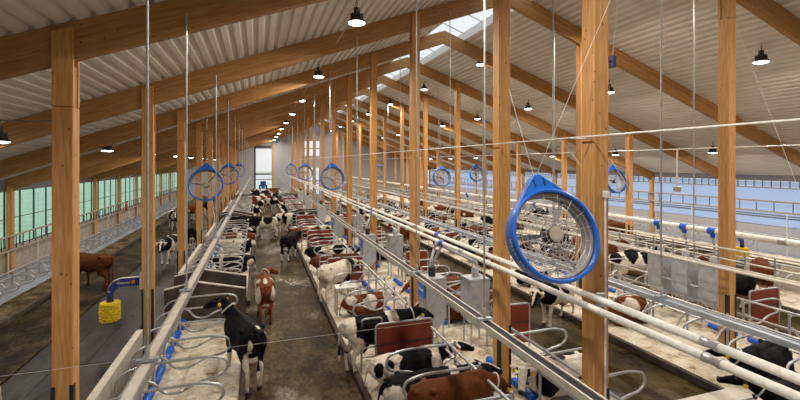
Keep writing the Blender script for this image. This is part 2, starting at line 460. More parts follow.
# roof beams
def beam(x_eave, y, label):
    L = math.hypot(RX - x_eave, SL * (RX - x_eave)); ang = math.atan(SL)
    x0 = x_eave; z0 = beam_bot(x0)
    hw = 0.085
    # local: origin at eave bottom, x toward the ridge
    d = BEAM_D * math.cos(ang)
    run = abs(RX - x_eave)
    Lr = run / math.cos(ang)
    poly = [(-0.0, 0.0), (Lr, 0.0), (Lr + d * math.tan(ang) , d), (0.0, d)]
    poly[2] = (Lr - d * math.tan(ang) * -1.0, d)
    m = MB().prism(poly, 'y', -hw, hw)
    o = m.build('roof_beam', 'wood_beam_shaded', None)
    o.location = (x0, y, z0)
    if x_eave < RX: o.rotation_euler = (0, -ang, 0)
    else: o.rotation_euler = (0, -ang, PI)
    return tag(o, label, 'roof beam', 'glulam roof beams')
for i, y in enumerate([6] + FRAMES):
    if i == 0: la, lb = 'glulam roof beam of the frame just above the camera, left slope', 'glulam roof beam of the frame just above the camera, right slope'
    else:
        la = '%s glulam roof beam sloping up from the left window wall to the ridge' % ordw(i - 1)
        lb = '%s glulam roof beam sloping down from the ridge to the right wall' % ordw(i - 1)
    beam(XL, y, la); beam(XR, y, lb)

# ------------------------------------------------------------------ posts
def post_proto(x, w=0.31, d=0.30):
    bb = beam_bot(x); j = bb - 0.78; hw, hd = w / 2, d / 2
    lo = SL * hw + 0.0
    t = link('timber_post', None)
    MB().bev(-hw, hw, -hd, hd, 0, j, 0.012).build('shaft', 'wood_post', t)
    sgn = 1 if x < RX else -1
    top = bb + BEAM_D - 0.12
    for s in (-1, 1):
        y0, y1 = (-hd, -0.088) if s < 0 else (0.088, hd)
        MB().prism([(-hw, j + 0.012), (hw, j + 0.012), (hw, top + sgn * lo), (-hw, top - sgn * lo)], 'y', y0, y1).build('cheek', 'wood_post', t)
    br = MB()
    br.box(-hw - 0.006, -hw + 0.05, -hd - 0.012, -hd + 0.1, 0, 1.75).box(hw - 0.05, hw + 0.006, -hd - 0.012, -hd + 0.1, 0, 1.75)
    br.build('base_bracket', 'steel_dark', t)
    MB().bev(-hw + 0.02, hw - 0.02, -0.083, 0.083, j - 0.02, bb - 0.005 - lo, 0.01).build('saddle', 'wood_post', t)
    return t
def post_row(x, ys, where, grp):
    t = post_proto(x); km = kid_map(t)
    for i, y in enumerate(ys):
        o = t if i == 0 else copy_tree(t, km)
        o.location = (x, y, 0)
        tag(o, '%s timber post in the row %s' % (ordw(i), where), 'post', grp)
post_row(ROW_A, [6] + FRAMES, 'between the yellow brush alley and the left cubicles', 'posts left of the central alley')
post_row(ROW_B, [6] + FRAMES, 'along the middle of the first cubicle island', 'posts in the first cubicle island')
post_row(ROW_C, FRAMES, 'in the cubicle island just right of the ridge', 'posts in the second cubicle island')
post_row(ROW_D, FRAMES, 'before the far right alley', 'posts before the far right alley')
def wall_posts(x, where):
    bb = beam_bot(x)
    me = MB().bev(-0.12, 0.12, -0.15, 0.15, 0, bb + 0.3, 0.012).mesh('post', 'wood_post')
    for i, y in enumerate(FRAMES):
        o = link('wall_post', me, None, (x, y, 0))
        tag(o, '%s timber wall post along the %s' % (ordw(i), where), 'post', 'posts of the ' + where)
wall_posts(XL + 0.13, 'left window wall'); wall_posts(XR - 0.13, 'right curtain wall')

# ------------------------------------------------------------------ outer walls
def struct(name, mb, mat, loc=(0, 0, 0)): return tag(mb.build(name, mat, None, False, loc), kind='structure')
ztL = beam_bot(XL) + BEAM_D
struct('wall_left', MB().box(XL - 0.25, XL, Y0, Y1, -0.1, 1.25), 'concrete')
struct('wall_left', MB().box(XL - 0.2, XL - 0.05, Y0, Y1, ztL - 0.62, ztL + 0.35), 'wallgrey')
struct('wall_right', MB().box(XR, XR + 0.25, Y0, Y1, -0.1, 1.6), 'endwall')
struct('wall_right', MB().box(XR + 0.05, XR + 0.2, Y0, Y1, ztL - 0.32, ztL + 0.35), 'wallgrey')
wb, wt = 1.25, ztL - 0.62
pane_a = MB().box(0, 0.012, 0.03, 1.47, 0.03, 1.45).mesh('pane', 'glass')
pane_b = MB().box(0, 0.012, 0.03, 1.47, 1.49, wt - wb - 0.03).mesh('pane', 'glass')
mull = MB().box(-0.02, 0.05, -0.028, 0.028, 0, wt - wb).mesh('mullion', 'mullion')
trans = MB().box(-0.015, 0.04, 0, 6, 1.455, 1.485).box(-0.02, 0.05, 0, 6, 0, 0.03).box(-0.02, 0.05, 0, 6, wt - wb - 0.03, wt - wb).mesh('transom', 'mullion')
for i, y in enumerate([-3, 3] + FRAMES[:-1]):
    w = thing('window_%d' % (i + 2), None, None, (XL - 0.13, y, wb)); w['kind'] = 'structure'
    link('transom', trans, w)
    for k in range(4):
        link('mullion', mull, w, (0, 1.5 * k, 0))
        link('pane', pane_a, w, (0, 1.5 * k, 0)); link('pane', pane_b, w, (0, 1.5 * k, 0))
# railing in front of a long wall
def railing(x, zlo, zhi, step, name, label, y0, y1, inner):
    t = thing(name, label, 'railing', (x, y0, 0))
    L = y1 - y0
    for z in (zlo, zhi): MB().tube([(0, 0, z), (0, L, z)], 0.05, 8).build('rail', 'rail_tan', t, True)
    bal = MB().tube([(0, 0, zlo), (0, 0, zhi)], 0.025, 6).mesh('baluster', 'steel_dark')
    n = int(L / step)
    for i in range(n): link('baluster', bal, t, (0, i * step, 0))
    leg = MB().tube([(0, 0, 0.0), (0, 0, zlo)], 0.03, 6).mesh('rail_post', 'rail_steel')
    for i in range(int(L / 3)): link('rail_post', leg, t, (0, i * 3 + 0.3, 0))
railing(XL + 0.36, 1.22, 1.93, 0.68, 'wall_railing', 'ladder-like steel railing along the left window wall', 8, 75, 1)
railing(XR - 0.5, 2.55, 3.2, 1.0, 'wall_railing', 'ladder-like steel railing along the right curtain wall', 8, 75, -1)
# right wall: translucent curtain with a strip of small panes above
cz0, cz1 = 1.6, ztL - 0.75
cur = MB().box(0, 0.02, 0.1, 5.9, 0, cz1 - cz0).mesh('curtain_sheet', 'curtain')
bars = MB()
for z in (0.0, 0.55, 0.7, cz1 - cz0): bars.box(-0.05, 0.0, 0, 6, z - 0.035, z + 0.035)
bars_me = bars.mesh('cross_bar', 'wallgrey')
sp = MB().box(0, 0.012, 0.02, 0.5, 0.03, 0.36).mesh('pane', 'curtain'); sm = MB().box(-0.03, 0.04, -0.02, 0.02, 0, 0.42).mesh('mullion', 'wallgrey')
for i, y in enumerate([-3, 3] + FRAMES[:-1]):
    w = thing('window_%d' % (i + 30), None, None, (XR + 0.1, y, cz0)); w['kind'] = 'structure'
    link('curtain_sheet', cur, w); link('cross_bar', bars_me, w)
    for k in range(12):
        link('pane', sp, w, (0, 0.5 * k, cz1 - cz0 + 0.03)); link('mullion', sm, w, (0, 0.5 * k, cz1 - cz0))
# end walls with vertical metal sheets
def end_wall(y, name, door):
    m = MB()
    def top(x): return beam_bot(x) + BEAM_D + 0.2
    def panel(x0, x1, z0, z1=None):
        x = x0
        while x < x1 - 1e-6:
            xe = min(x + 0.9, x1)
            m.add([(x, y, z0), (xe, y, z0), (xe, y, z1 if z1 else top(xe)), (x, y, z1 if z1 else top(x)),
                   (x, y + 0.12, z0), (xe, y + 0.12, z0), (xe, y + 0.12, z1 if z1 else top(xe)), (x, y + 0.12, z1 if z1 else top(x))],
                  [(0, 3, 2, 1), (4, 5, 6, 7), (0, 1, 5, 4), (1, 2, 6, 5), (2, 3, 7, 6), (3, 0, 4, 7)])
            m.box(x - 0.02, x + 0.02, y - 0.03, y, z0, (z1 if z1 else top(x)))
            x = xe
    if door:
        holes = [(-0.45, 2.35, 8.2), (7.6, 10.5, 9.5)]
        x = XL
        for a, b, t in holes:
            panel(x, a, 0); panel(a, b, t); x = b
            if a > 5: panel(a, b, 4.7, 6.9)
        panel(x, XR, 0)
    else: panel(XL, XR, 0)
    struct(name, m, 'endwall')
end_wall(Y1, 'wall_back', True)
end_wall(Y0 - 0.12, 'wall_front', False)
d1 = thing('door_1', None, None, (-0.45, Y1, 0)); d1['kind'] = 'structure'
MB().box(0.05, 2.75, 0.02, 0.08, 3.75, 8.1).build('door_sheet', 'door_sheet', d1)
MB().box(-0.15, 0.08, -0.1, 0.1, 0, 8.3).box(-0.15, 2.95, -0.1, 0.1, 8.1, 8.6).box(0.08, 2.72, -0.05, 0.05, 3.55, 3.8).box(0.08, 2.72, -0.05, 0.05, 2.7, 2.82).build('door_frame', 'mullion', d1)
MB().box(2.72, 3.05, -0.25, 0.0, 0, 9.0).build('jamb_post', 'wood_post', d1)
w = thing('window_50', None, None, (7.6, Y1, 0)); w['kind'] = 'structure'
for k in range(3):
    for z0, z1 in ((6.95, 8.1), (8.3, 9.45)): MB().box(0.97 * k + 0.04, 0.97 * k + 0.93, 0.04, 0.06, z0, z1).build('pane', 'skylight_glass', w)
MB().box(0, 2.9, 0, 0.08, 8.1, 8.3).build('cross_bar', 'endwall', w)
d2 = thing('door_2', None, None, (7.6, Y1, 0)); d2['kind'] = 'structure'
for k in range(3): MB().box(0.97 * k + 0.04, 0.97 * k + 0.93, 0.04, 0.06, 0.05, 4.65).build('pane', 'skylight_glass', d2)
MB().box(0, 2.9, 0, 0.08, 2.3, 2.45).box(-0.05, 0.04, -0.05, 0.08, 0, 4.7).box(2.86, 2.95, -0.05, 0.08, 0, 4.7).build('door_frame', 'mullion', d2)
# rails crossing before the end wall
# outside ground
o = MB().box(-260, XL - 0.6, -120, 330, -0.6, -0.5).build('ground', 'grass'); tag(o, kind='structure')
o = MB().box(XL - 0.6, 200, Y1 + 0.3, 330, -0.25, -0.16).build('ground', 'gravel'); tag(o, kind='structure')
o = MB().box(XR + 0.6, 200, -120, Y1 + 0.2, -0.6, -0.5).build('ground', 'gravel'); tag(o, kind='structure')

# ------------------------------------------------------------------ low walls and crossing partitions
def low_wall(x, y0, y1, label, h=1.2):
    t = thing('concrete_panel_wall', label, 'low wall', (x, y0, 0))
    MB().bev(-0.07, 0.07, 0, y1 - y0, 0, h - 0.02, 0.01).build('slab', 'concrete', t)
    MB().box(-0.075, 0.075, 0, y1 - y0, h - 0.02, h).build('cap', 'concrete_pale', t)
for i, (a, b) in enumerate(((5.2, 12.9), (19.0, 25.6), (28.2, 34.6), (40.5, 47), (49, 55), (62, 74))):
    low_wall(-2.955, a, b, ['pale-topped concrete panel wall beside the yellow cow brush', 'concrete panel wall right behind the standing pied cow by the third left post',
             'third concrete panel wall along the left post row', 'fourth concrete panel wall along the left post row', 'fifth concrete panel wall along the left post row', 'farthest concrete panel wall along the left post row'][i])
for i, (a, b) in enumerate(((8, 14), (20, 32), (38, 56))):
    low_wall(21.62, a, b, '%s low concrete wall along the far right post row' % ordw(i))
def partition(y, xs, label, cat='partition'):
    t = thing('crossing_partition', label, cat, (0, y, 0))
    lo = [(xs[0][0], 0.0)] + [(x, h) for x, h in xs] + [(xs[-1][0], 0.0)]
    MB().prism(lo[::-1], 'y', -0.06, 0.06).build('board', 'concrete_brown', t)
    cap = MB()
    for (xa, ha), (xb, hb) in zip(xs[:-1], xs[1:]):
        cap.add([(xa, -0.065, ha), (xb, -0.065, hb), (xb, 0.065, hb), (xa, 0.065, ha), (xa, -0.065, ha + 0.03), (xb, -0.065, hb + 0.03), (xb, 0.065, hb + 0.03), (xa, 0.065, ha + 0.03)],
                [(0, 3, 2, 1), (4, 5, 6, 7), (0, 1, 5, 4), (1, 2, 6, 5), (2, 3, 7, 6), (3, 0, 4, 7)])
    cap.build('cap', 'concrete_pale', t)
PL = [(-2.95, 1.36), (-2.0, 1.56), (-0.42, 1.2)]
for i, (a, b) in enumerate(CROSS):
    partition(a, PL, ['dark brown chamfered partition right behind the head of the black cow', 'front partition of the second left crossing, behind the lying cows', 'front partition of the third left crossing', 'front partition of the fourth left crossing'][i])
    partition(b, PL, ['dark brown chamfered partition on the far side of the first left crossing', 'far partition of the second left crossing', 'far partition of the third left crossing', 'far partition of the fourth left crossing'][i])
PR = [(2.5, 1.2), (3.6, 1.45), (5.3, 1.45)]
for i, (a, b) in enumerate(CROSS[1:]):
    partition(a, PR, '%s front partition closing the cubicles right of the central alley' % ordw(i)); partition(b, PR, '%s rear partition closing the cubicles right of the central alley' % ordw(i))
# low concrete end wall of the near right island
t = thing('end_wall_block', 'pale concrete end wall of the island at the bottom right edge', 'low wall', (0, 5.75, 0))
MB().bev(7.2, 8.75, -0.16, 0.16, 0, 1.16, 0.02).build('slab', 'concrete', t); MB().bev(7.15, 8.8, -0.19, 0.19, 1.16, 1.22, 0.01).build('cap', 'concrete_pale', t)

# ------------------------------------------------------------------ cubicle rows
def round_path(pts, r=0.12, n=3):
    out = [Vector(pts[0])]
    for a, b, c in zip(pts[:-2], pts[1:-1], pts[2:]):
        a, b, c = Vector(a), Vector(b), Vector(c)
        d1 = (a - b); d2 = (c - b); k = min(r, d1.length * 0.45, d2.length * 0.45)
        p = b + d1.normalized() * k; q = b + d2.normalized() * k
        for i in range(n + 1):
            tt = i / n; out.append((p.lerp(b, tt)).lerp(b.lerp(q, tt), tt))
    out.append(Vector(pts[-1])); return out
def divider_mesh(sg, front_loop, n=8):
    """local x: 0 at head side, rear toward +sg"""
    m = MB()
    pts = [(0, 0, 1.12), (1.30, 0, 1.14), (1.66, 0, 1.05), (1.72, 0, 0.84), (1.55, 0, 0.68), (1.1, 0, 0.62), (0.75, 0, 0.42), (0.42, 0, 0.45), (0.25, 0, 0.72), (0, 0, 0.80)]
    m.tube([(p[0] * sg, p[1], p[2]) for p in round_path(pts, 0.18, 3)], 0.03, n)
    m.tube([(0, 0, 0), (0, 0, 1.18)], 0.032, n)
    if front_loop:
        pts = [(0, 0, 1.1), (-0.32, 0, 1.02), (-0.5, 0, 0.78), (-0.42, 0, 0.5), (0, 0, 0.36)]
        m.tube([(p[0] * sg, p[1], p[2]) for p in round_path(pts, 0.2, 3)], 0.026, n)
    return m.mesh('divider', 'galv', True)
ROLL = MB().lathe([(0.02, 0.0), (0.07, 0.0)] + [(0.085 + (0.022 if k % 2 else 0.0), 0.02 + 0.83 * k / 12) for k in range(13)] + [(0.07, 0.87), (0.02, 0.87)], 'y', 12).mesh('brisket_roll', 'blue_plastic', True)
def cubicle_row(label, xh, sg, ys, y_stuff, front_loop=False, rolls=True, neck=0.45, skip=(), z=BED - 0.02, neck_z=1.17):
    t = thing('cubicle_row', label, 'cubicles', (xh, 0, z))
    me = divider_mesh(sg, front_loop)
    for y in ys:
        if any(a < y < b for a, b in skip): continue
        link('divider', me, t, (0, y, 0))
        if rolls and y < 40: link('brisket_roll', ROLL, t, (-0.02 * sg, y + 0.17, 0.09))
    seg = [(-2.0, 76.5)]
    for a, b in skip:
        if b - a > 2.5: continue
        s0 = seg.pop(); seg += [(s0[0], a - 0.1), (b + 0.1, s0[1])]
    for a, b in seg:
        MB().tube([(neck * sg, a, neck_z), (neck * sg, b, neck_z)], 0.034, 8).build('neck_rail', 'galv', t, True)
        MB().tube([(0, a, 0.76), (0, b, 0.76)], 0.03, 8).build('front_rail', 'galv', t, True)
    if y_stuff:
        m = MB(); y = y_stuff[0]
        low = round_path([(0, 0, 1.12), (1.30, 0, 1.14), (1.7, 0, 0.9), (1.1, 0, 0.62), (0.4, 0, 0.45), (0, 0, 0.80)], 0.2, 1)
        while y < y_stuff[1]:
            if not any(a < y < b for a, b in skip):
                m.tube([(p[0] * sg, y, p[2]) for p in low], 0.03, 4, caps=False)
                m.tube([(0, y, 0), (0, y, 1.15)], 0.03, 4, caps=False)
            y += 1.2
        tag(m.build('far_dividers', 'galv', t), kind='stuff')
    return t
def rng(a, b, s=1.2):
    out = []; y = a
    while y < b: out.append(y); y += s
    return out
FS = [12.0, 20.0, 28.0, 36.0, 46.0, 54.0]         # feeding stations
cubicle_row('row of galvanised cubicle dividers with blue rolls left of the central alley', -2.35, 1, rng(5.55, 58), (58.4, 76), True, True, 0.25, CROSS)
stall_skip = [(y - 1.6, y + 0.1) for y in FS[:4]]
cubicle_row('row of galvanised cubicle dividers right of the central alley, facing the feed boxes', 4.45, -1, rng(4.5, 48), (48.4, 76), False, True, 0.2, stall_skip + CROSS[1:])
cubicle_row('row of galvanised cubicle dividers between the first timber island posts and the ridge alley', 5.95, 1, rng(4.5, 46), (46.6, 76), False, True, 0.2, stall_skip + CROSS[1:])
cubicle_row('row of galvanised cubicle dividers on the far side of the ridge alley', 12.55, -1, rng(5.0, 46), (46.4, 76), False, True, 0.2, CROSS[1:])
cubicle_row('row of galvanised cubicle dividers behind the three grey feed boxes', 14.1, 1, rng(8.0, 46), (46.4, 76), False, True, 0.2, [(9.4, 13.4)] + CROSS[1:])
cubicle_row('row of galvanised cubicle dividers under the thick white pipe at right', 20.9, -1, rng(11.0, 50), (50.6, 76), False, False, 0.2)
cubicle_row('row of galvanised cubicle dividers along the left window lane', -10.05, 1, rng(18.0, 52), (52.8, 76), False, False, 0.2).scale = (0.75, 1, 0.72)
cubicle_row('row of galvanised cubicle dividers along the right curtain wall', 28.8, -1, rng(18.0, 50), (50.4, 76), False, False, 0.2)

# ------------------------------------------------------------------ overhead tracks hung on rods
def track(x, z, label, mat, topmat, rods, y0=3.2, y1=76.5):
    t = thing('overhead_track', label, 'overhead track', (x, 0, z))
    # inverted channel: dark web between two bright flanges
    MB().box(-0.06, 0.06, y0, y1, -0.02, 0.0).build('web', topmat, t)
    for s in (-1, 1):
        a, b = (s * 0.06, s * 0.082) if s > 0 else (s * 0.082, s * 0.06)
        MB().box(a, b, y0, y1, -0.07, 0.016).build('flange', mat, t)
    for y in rods:
        top = (beam_bot(x) + 0.35) - z
        yy = y - 0.1
        r = MB().tube([(0, yy, 0.0), (0, yy, top)], 0.016, 8).build('hanger_rod', 'galv', t, True)
        MB().box(-0.12, 0.12, yy - 0.04, yy + 0.04, 0.016, 0.05).tube([(0, yy, 0.03), (0, yy, 0.2)], 0.03, 8).build('clamp', 'galv_sheet', r)
RODS = [6] + FRAMES
track(-1.27, 3.18, 'flat beige overhead track running above the cubicles left of the central alley', 'galv', 'rail_steel', RODS)
track(3.32, 3.15, 'dark-topped overhead track crossing in front of the feed boxes right of the central alley', 'rail_steel', 'steel_dark', RODS)
track(6.92, 3.15, 'blue-grey overhead track just above the two thin white pipes', 'rail_blue', 'rail_blue', RODS)
# cable ladder with twin pipes at x 11.65
t = thing('pipe_ladder', 'ladder-shaped pipe carrier crossing in front of the right island posts', 'pipe carrier', (11.65, 0, 0))
for z, r, dx in ((3.34, 0.028, 0), (2.86, 0.04, 0), (2.84, 0.04, -0.16), (3.05, 0.02, 0.08)):
    MB().tube([(dx, 3.2, z), (dx, 76.5, z)], r, 8).build('pipe', 'rail_steel', t, True)
up = MB().tube([(0, 0, 2.84), (0, 0, 3.36)], 0.022, 6).mesh('upright', 'galv')
for i in range(70): link('upright', up, t, (0, 3.6 + 0.66 * i, 0))
for y in FRAMES:
    MB().tube([(0, y - 0.1, 3.34), (0, y - 0.1, beam_bot(11.65) + 0.3)], 0.016, 8).build('hanger_rod', 'galv', t, True)

# ------------------------------------------------------------------ white feed pipes
def feed_pipe(x, z, r, label, y0, couplers, saddles, rods=()):
    t = thing('feed_pipe', label, 'pipe', (x, 0, z))
    MB().tube([(0, y0, 0), (0, 76.5, 0)], r, 14).build('pipe', 'pvc', t, True)
    for y in couplers: MB().lathe([(r * 0.9, y), (r * 1.16, y), (r * 1.16, y + 0.05), (r * 1.02, y + 0.06), (r * 1.02, y + 0.16), (r * 1.16, y + 0.17), (r * 1.16, y + 0.22), (r * 0.9, y + 0.22)], 'y', 14).build('coupling', 'galv', t, True)
    for y in saddles:
        s = MB().lathe([(r * 0.9, y - 0.13), (r * 1.22, y - 0.12), (r * 1.22, y + 0.12), (r * 0.9, y + 0.13)], 'y', 14).build('outlet_saddle', 'blue_plastic', t, True)
        MB().tube([(0, y, 0), (0, y, -r * 2.2)], r * 0.7, 10).build('spout', 'blue_plastic', s, True)
    for y in rods: MB().tube([(0, y, r), (0, y, beam_bot(x) + 0.3 - z)], 0.012, 6).build('hanger_rod', 'galv', t, True)
FSA = [y - 0.1 for y in FS]
feed_pipe(5.27, 3.37, 0.055, 'upper one of the two thin white pipes passing below the big blue fan', 2.6, [3.7, 14, 26], [y + 0.25 for y in FS])
feed_pipe(5.03, 3.29, 0.055, 'lower one of the two thin white pipes passing below the big blue fan', 2.6, [3.5, 10, 22], [y - 0.6 for y in FS])
feed_pipe(14.4, 3.32, 0.10, 'thick white pipe with blue saddles above the three grey feed boxes at right', 4, [8.2, 16, 26], [10.35, 11.35, 12.4, 20, 28, 36])

# ------------------------------------------------------------------ feed boxes with their drop tubes, and maroon side panels
def feed_box(x, y, face, label, z0=0.55, z1=2.0, drop=None, sign=False):
    t = thing('feed_box', label, 'feed box', (x, y, BED - 0.02))
    w, d = 0.34, 0.30
    # body with sloped trough toward the cow side
    f = face
    poly = [(-f * w, z0 + 0.25), (-f * w, z1), (f * w * 0.9, z1), (f * w * 0.9, z0), (-f * 0.1, z0)]
    MB().prism(poly, 'y', -d, d).build('body', 'galv_sheet', t)
    MB().box(-w - 0.015, w + 0.0, -d - 0.015, d + 0.015, z1 - 0.06, z1 - 0.035).build('seam', 'galv', t)
    for sx in (-1, 1):
        for sy in (-1, 1): MB().tube([(sx * 0.26, sy * 0.24, 0), (sx * 0.26, sy * 0.24, z0 + 0.2)], 0.025, 8).build('leg', 'galv', t, True)
    MB().lathe([(0.1, z1), (0.11, z1 + 0.05), (0.11, z1 + 0.22), (0.08, z1 + 0.28), (0.0, z1 + 0.28)], 'z', 14, (0, 0.02, 0)).build('dispenser', 'steel_dark' if face < 0 else 'galv_sheet', t, True)
    if drop:
        for k, dv in enumerate(drop):
            dv = Vector(dv) - Vector((x, y, BED - 0.02))
            base = Vector((0.05 * (-1) ** k, 0.02, z1 + 0.30))
            mid = base + Vector((0, 0, 0.12))
            MB().tube(round_path([base, mid, dv], 0.1, 3), 0.042, 10).build('drop_tube', 'galv_sheet', t, True)
    if sign:
        s = MB().box(-w - 0.02, -w - 0.004, -d + 0.03, d - 0.03, z1 - 0.58, z1 - 0.12).build('sign', 'fan_blue', t)
        s.location = (0, 0, 0)
        link('lettering', text_mesh('DeLaval', 0.135, 'white_paint', 0.002), s, (-w - 0.022, 0, z1 - 0.35), (PI / 2, 0, -PI / 2))
    return t
for i, y in enumerate(FS):
    nm = ordw(i)
    feed_box(4.98, y, -1, '%s grey feed box facing the central alley%s' % (nm, ', with a blue sign' if i == 0 else ''), sign=(i < 3),
             drop=[(5.03, y - 0.6, 3.2), (5.27, y + 0.25, 3.28)] if i < 4 else None)
    feed_box(6.2, y - 0.45, 1, '%s grey feed box facing the ridge alley' % nm,
             drop=[(5.03, y - 0.6, 3.2)] if i < 4 else None)
for i, y in enumerate((10.4, 11.4, 12.4)):
    feed_box(14.55, y, 1, 'grey feed box below the thick white pipe, %s of three in a line' % ['nearest', 'middle', 'farthest'][i], drop=[(14.4, y - 0.05, 3.2)])
def side_panel(x0, x1, y, label, h0=0.14, h1=1.29):
    t = thing('side_panel', label, 'side panel', (x0, y, BED - 0.02))
    w = x1 - x0
    MB().bev(0.03, w - 0.03, -0.012, 0.012, h0, h1 - 0.02, 0.005).build('board', 'maroon', t)
    MB().tube(round_path([(0, 0, 0), (0, 0, h1), (w, 0, h1), (w, 0, 0)], 0.12, 3), 0.028, 8).build('frame', 'galv', t, True)
    MB().tube([(0, -0.02, h0 + 0.62), (w, -0.02, h0 + 0.62)], 0.012, 6).build('strap', 'steel_dark', t)
for i, y in enumerate(FS):
    side_panel(2.85, 4.42, y - 1.4, 'maroon side panel of the %s feed stall facing the central alley' % ORD[i])
    side_panel(6.5, 7.6, y - 1.15, 'maroon side panel of the %s feed stall facing the ridge alley' % ORD[i])
side_panel(15.0, 16.4, 9.6, 'maroon side panel right of the three feed boxes')
side_panel(15.0, 16.4, 13.2, 'maroon side panel behind the farthest of the three feed boxes')
# yoke gates behind the cows in the near feed stalls
def yoke_gate(x, y, label):
    t = thing('stall_gate', label, 'gate', (x, y, BED - 0.02))
    MB().tube(round_path([(0, 0, 0), (0, 0, 1.35), (0.55, 0, 1.35), (0.55, 0, 0.0)], 0.1, 3), 0.028, 8).build('frame', 'galv', t, True)
    for z in (0.35, 0.6, 0.85, 1.1): MB().tube([(0, 0, z), (0.55, 0, z)], 0.02, 6).build('bar', 'galv', t)
for i, y in enumerate(FS[:4]):
    yoke_gate(2.55, y - 1.1, 'barred galvanised stall gate beside the maroon panel of the %s feed stall' % ORD[i])
t = thing('white_board', 'white flat board on a frame above the lying red cow', 'board', (2.6, 15.05, BED - 0.02))
MB().bev(0, 0.95, 0, 0.5, 0.95, 1.0, 0.01).build('plate', 'white_paint', t)
for a, b in ((0.05, 0.05), (0.9, 0.05), (0.05, 0.45), (0.9, 0.45)): MB().tube([(a, b, 0), (a, b, 0.95)], 0.022, 6).build('leg', 'galv', t)

# ------------------------------------------------------------------ fans
def fan_proto():
    t = link('barn_fan', None)
    R = 0.75
    MB().lathe([(R - 0.06, 0.02), (R - 0.05, -0.02), (R - 0.028, -0.03), (R, -0.02), (R + 0.012, 0.03), (R, 0.10), (R - 0.02, 0.26), (R - 0.035, 0.34), (R - 0.055, 0.34), (R - 0.045, 0.26), (R - 0.04, 0.10), (R - 0.05, 0.06), (R - 0.06, 0.02)], 'y', 56, cap=False).build('housing', 'fan_blue', t, True)
    MB().lathe([(R - 0.075, 0.05), (R - 0.085, 0.2), (R - 0.09, 0.335), (R - 0.082, 0.335), (R - 0.077, 0.2), (R - 0.068, 0.05)], 'y', 56, cap=False).build('liner', 'liner', t, True)
    a = [(R * math.cos(math.radians(q)), R * math.sin(math.radians(q))) for q in range(140, 39, -5)]
    poly = [(-0.05, 1.0), (0.05, 1.0)] + [(p[0] * 1.0, p[1]) for p in a[::-1]]
    m = MB()
    n = len(poly); c0 = [(p[0], 0.0, p[1]) for p in poly]; c1 = [(p[0], 0.2, p[1]) for p in poly]
    tri = [(0, 1, 2)] + [(0, i, i + 1) for i in range(2, n - 1)]
    m.add(c0 + c1, [f for f in tri] + [(f[2] + n, f[1] + n, f[0] + n) for f in tri] + [(i, (i + 1) % n, n + (i + 1) % n, n + i) for i in range(n)])
    h = m.build('hood', 'fan_blue', t)
    for s in (-1, 1): MB().box(s * 0.09 - 0.012, s * 0.09 + 0.012, -0.01, 0.0, 0.80, 0.93).build('slot', 'steel_dark', h)
    for nm, y, step in (('front_guard', 0.005, 0.085), ('rear_guard', 0.33, 0.06)):
        g = MB(); r = 0.18
        while r < R - 0.09:
            g.tube([(r * math.cos(2 * PI * k / 36), y + 0.0, r * math.sin(2 * PI * k / 36)) for k in range(36)], 0.0042, 4, True); r += step
        for k in range(16):
            an = 2 * PI * k / 16; g.tube([(0.14 * math.cos(an), y, 0.14 * math.sin(an)), ((R - 0.08) * math.cos(an), y, (R - 0.08) * math.sin(an))], 0.0036, 4)
        g.build(nm, 'wire_grey', t)
    MB().lathe([(0.0, 0.0), (0.11, 0.0), (0.13, 0.02), (0.13, 0.05), (0.115, 0.06), (0.115, 0.29), (0.07, 0.32), (0.0, 0.32)], 'y', 20).build('motor', 'steel_dark', t, True)
    MB().lathe([(0.04, -0.006), (0.115, -0.006), (0.125, 0.0), (0.0, 0.004)], 'y', 20).build('motor_cap', 'concrete', t, True)
    for k in range(3):
        an = 2 * PI * k / 3 + 0.9
        vs = []; fs = []
        for i in range(7):
            r = 0.11 + 0.53 * i / 6; wd = 0.024 + 0.022 * math.sin(PI * min(1, i / 5) * 0.9); tw = math.radians(50 - 28 * i / 6)
            for s in (-1, 1):
                for th in (-0.004, 0.004):
                    x, yy = s * wd * math.cos(tw) - th * math.sin(tw), s * wd * math.sin(tw) + th * math.cos(tw)
                    vs.append((r * math.cos(an) - x * math.sin(an), 0.17 + yy, r * math.sin(an) + x * math.cos(an)))
        for i in range(6):
            a_, b_ = i * 4, i * 4 + 4
            fs += [(a_, a_ + 2, b_ + 2, b_), (a_ + 1, b_ + 1, b_ + 3, a_ + 3), (a_, b_, b_ + 1, a_ + 1), (a_ + 2, a_ + 3, b_ + 3, b_ + 2)]
        fs += [(0, 1, 3, 2), (24, 26, 27, 25)]
        MB().add(vs, fs).build('blade', 'wallgrey', t, True)
    return t
fan0 = fan_proto(); fkm = kid_map(fan0)
def place_fan(i, x, y, z, label, tilt=-14, yaw=0, roll=0):
    o = fan0 if i == 0 else copy_tree(fan0, fkm)
    o.location = (x, y, z); o.rotation_euler = (math.radians(tilt), math.radians(roll), math.radians(yaw))
    tag(o, label, 'fan', 'hanging blue basket fans')
    M = Matrix.LocRotScale(o.location, o.rotation_euler.to_quaternion(), None)
    ap = M @ Vector((0, 0.1, 0.96))
    return ap
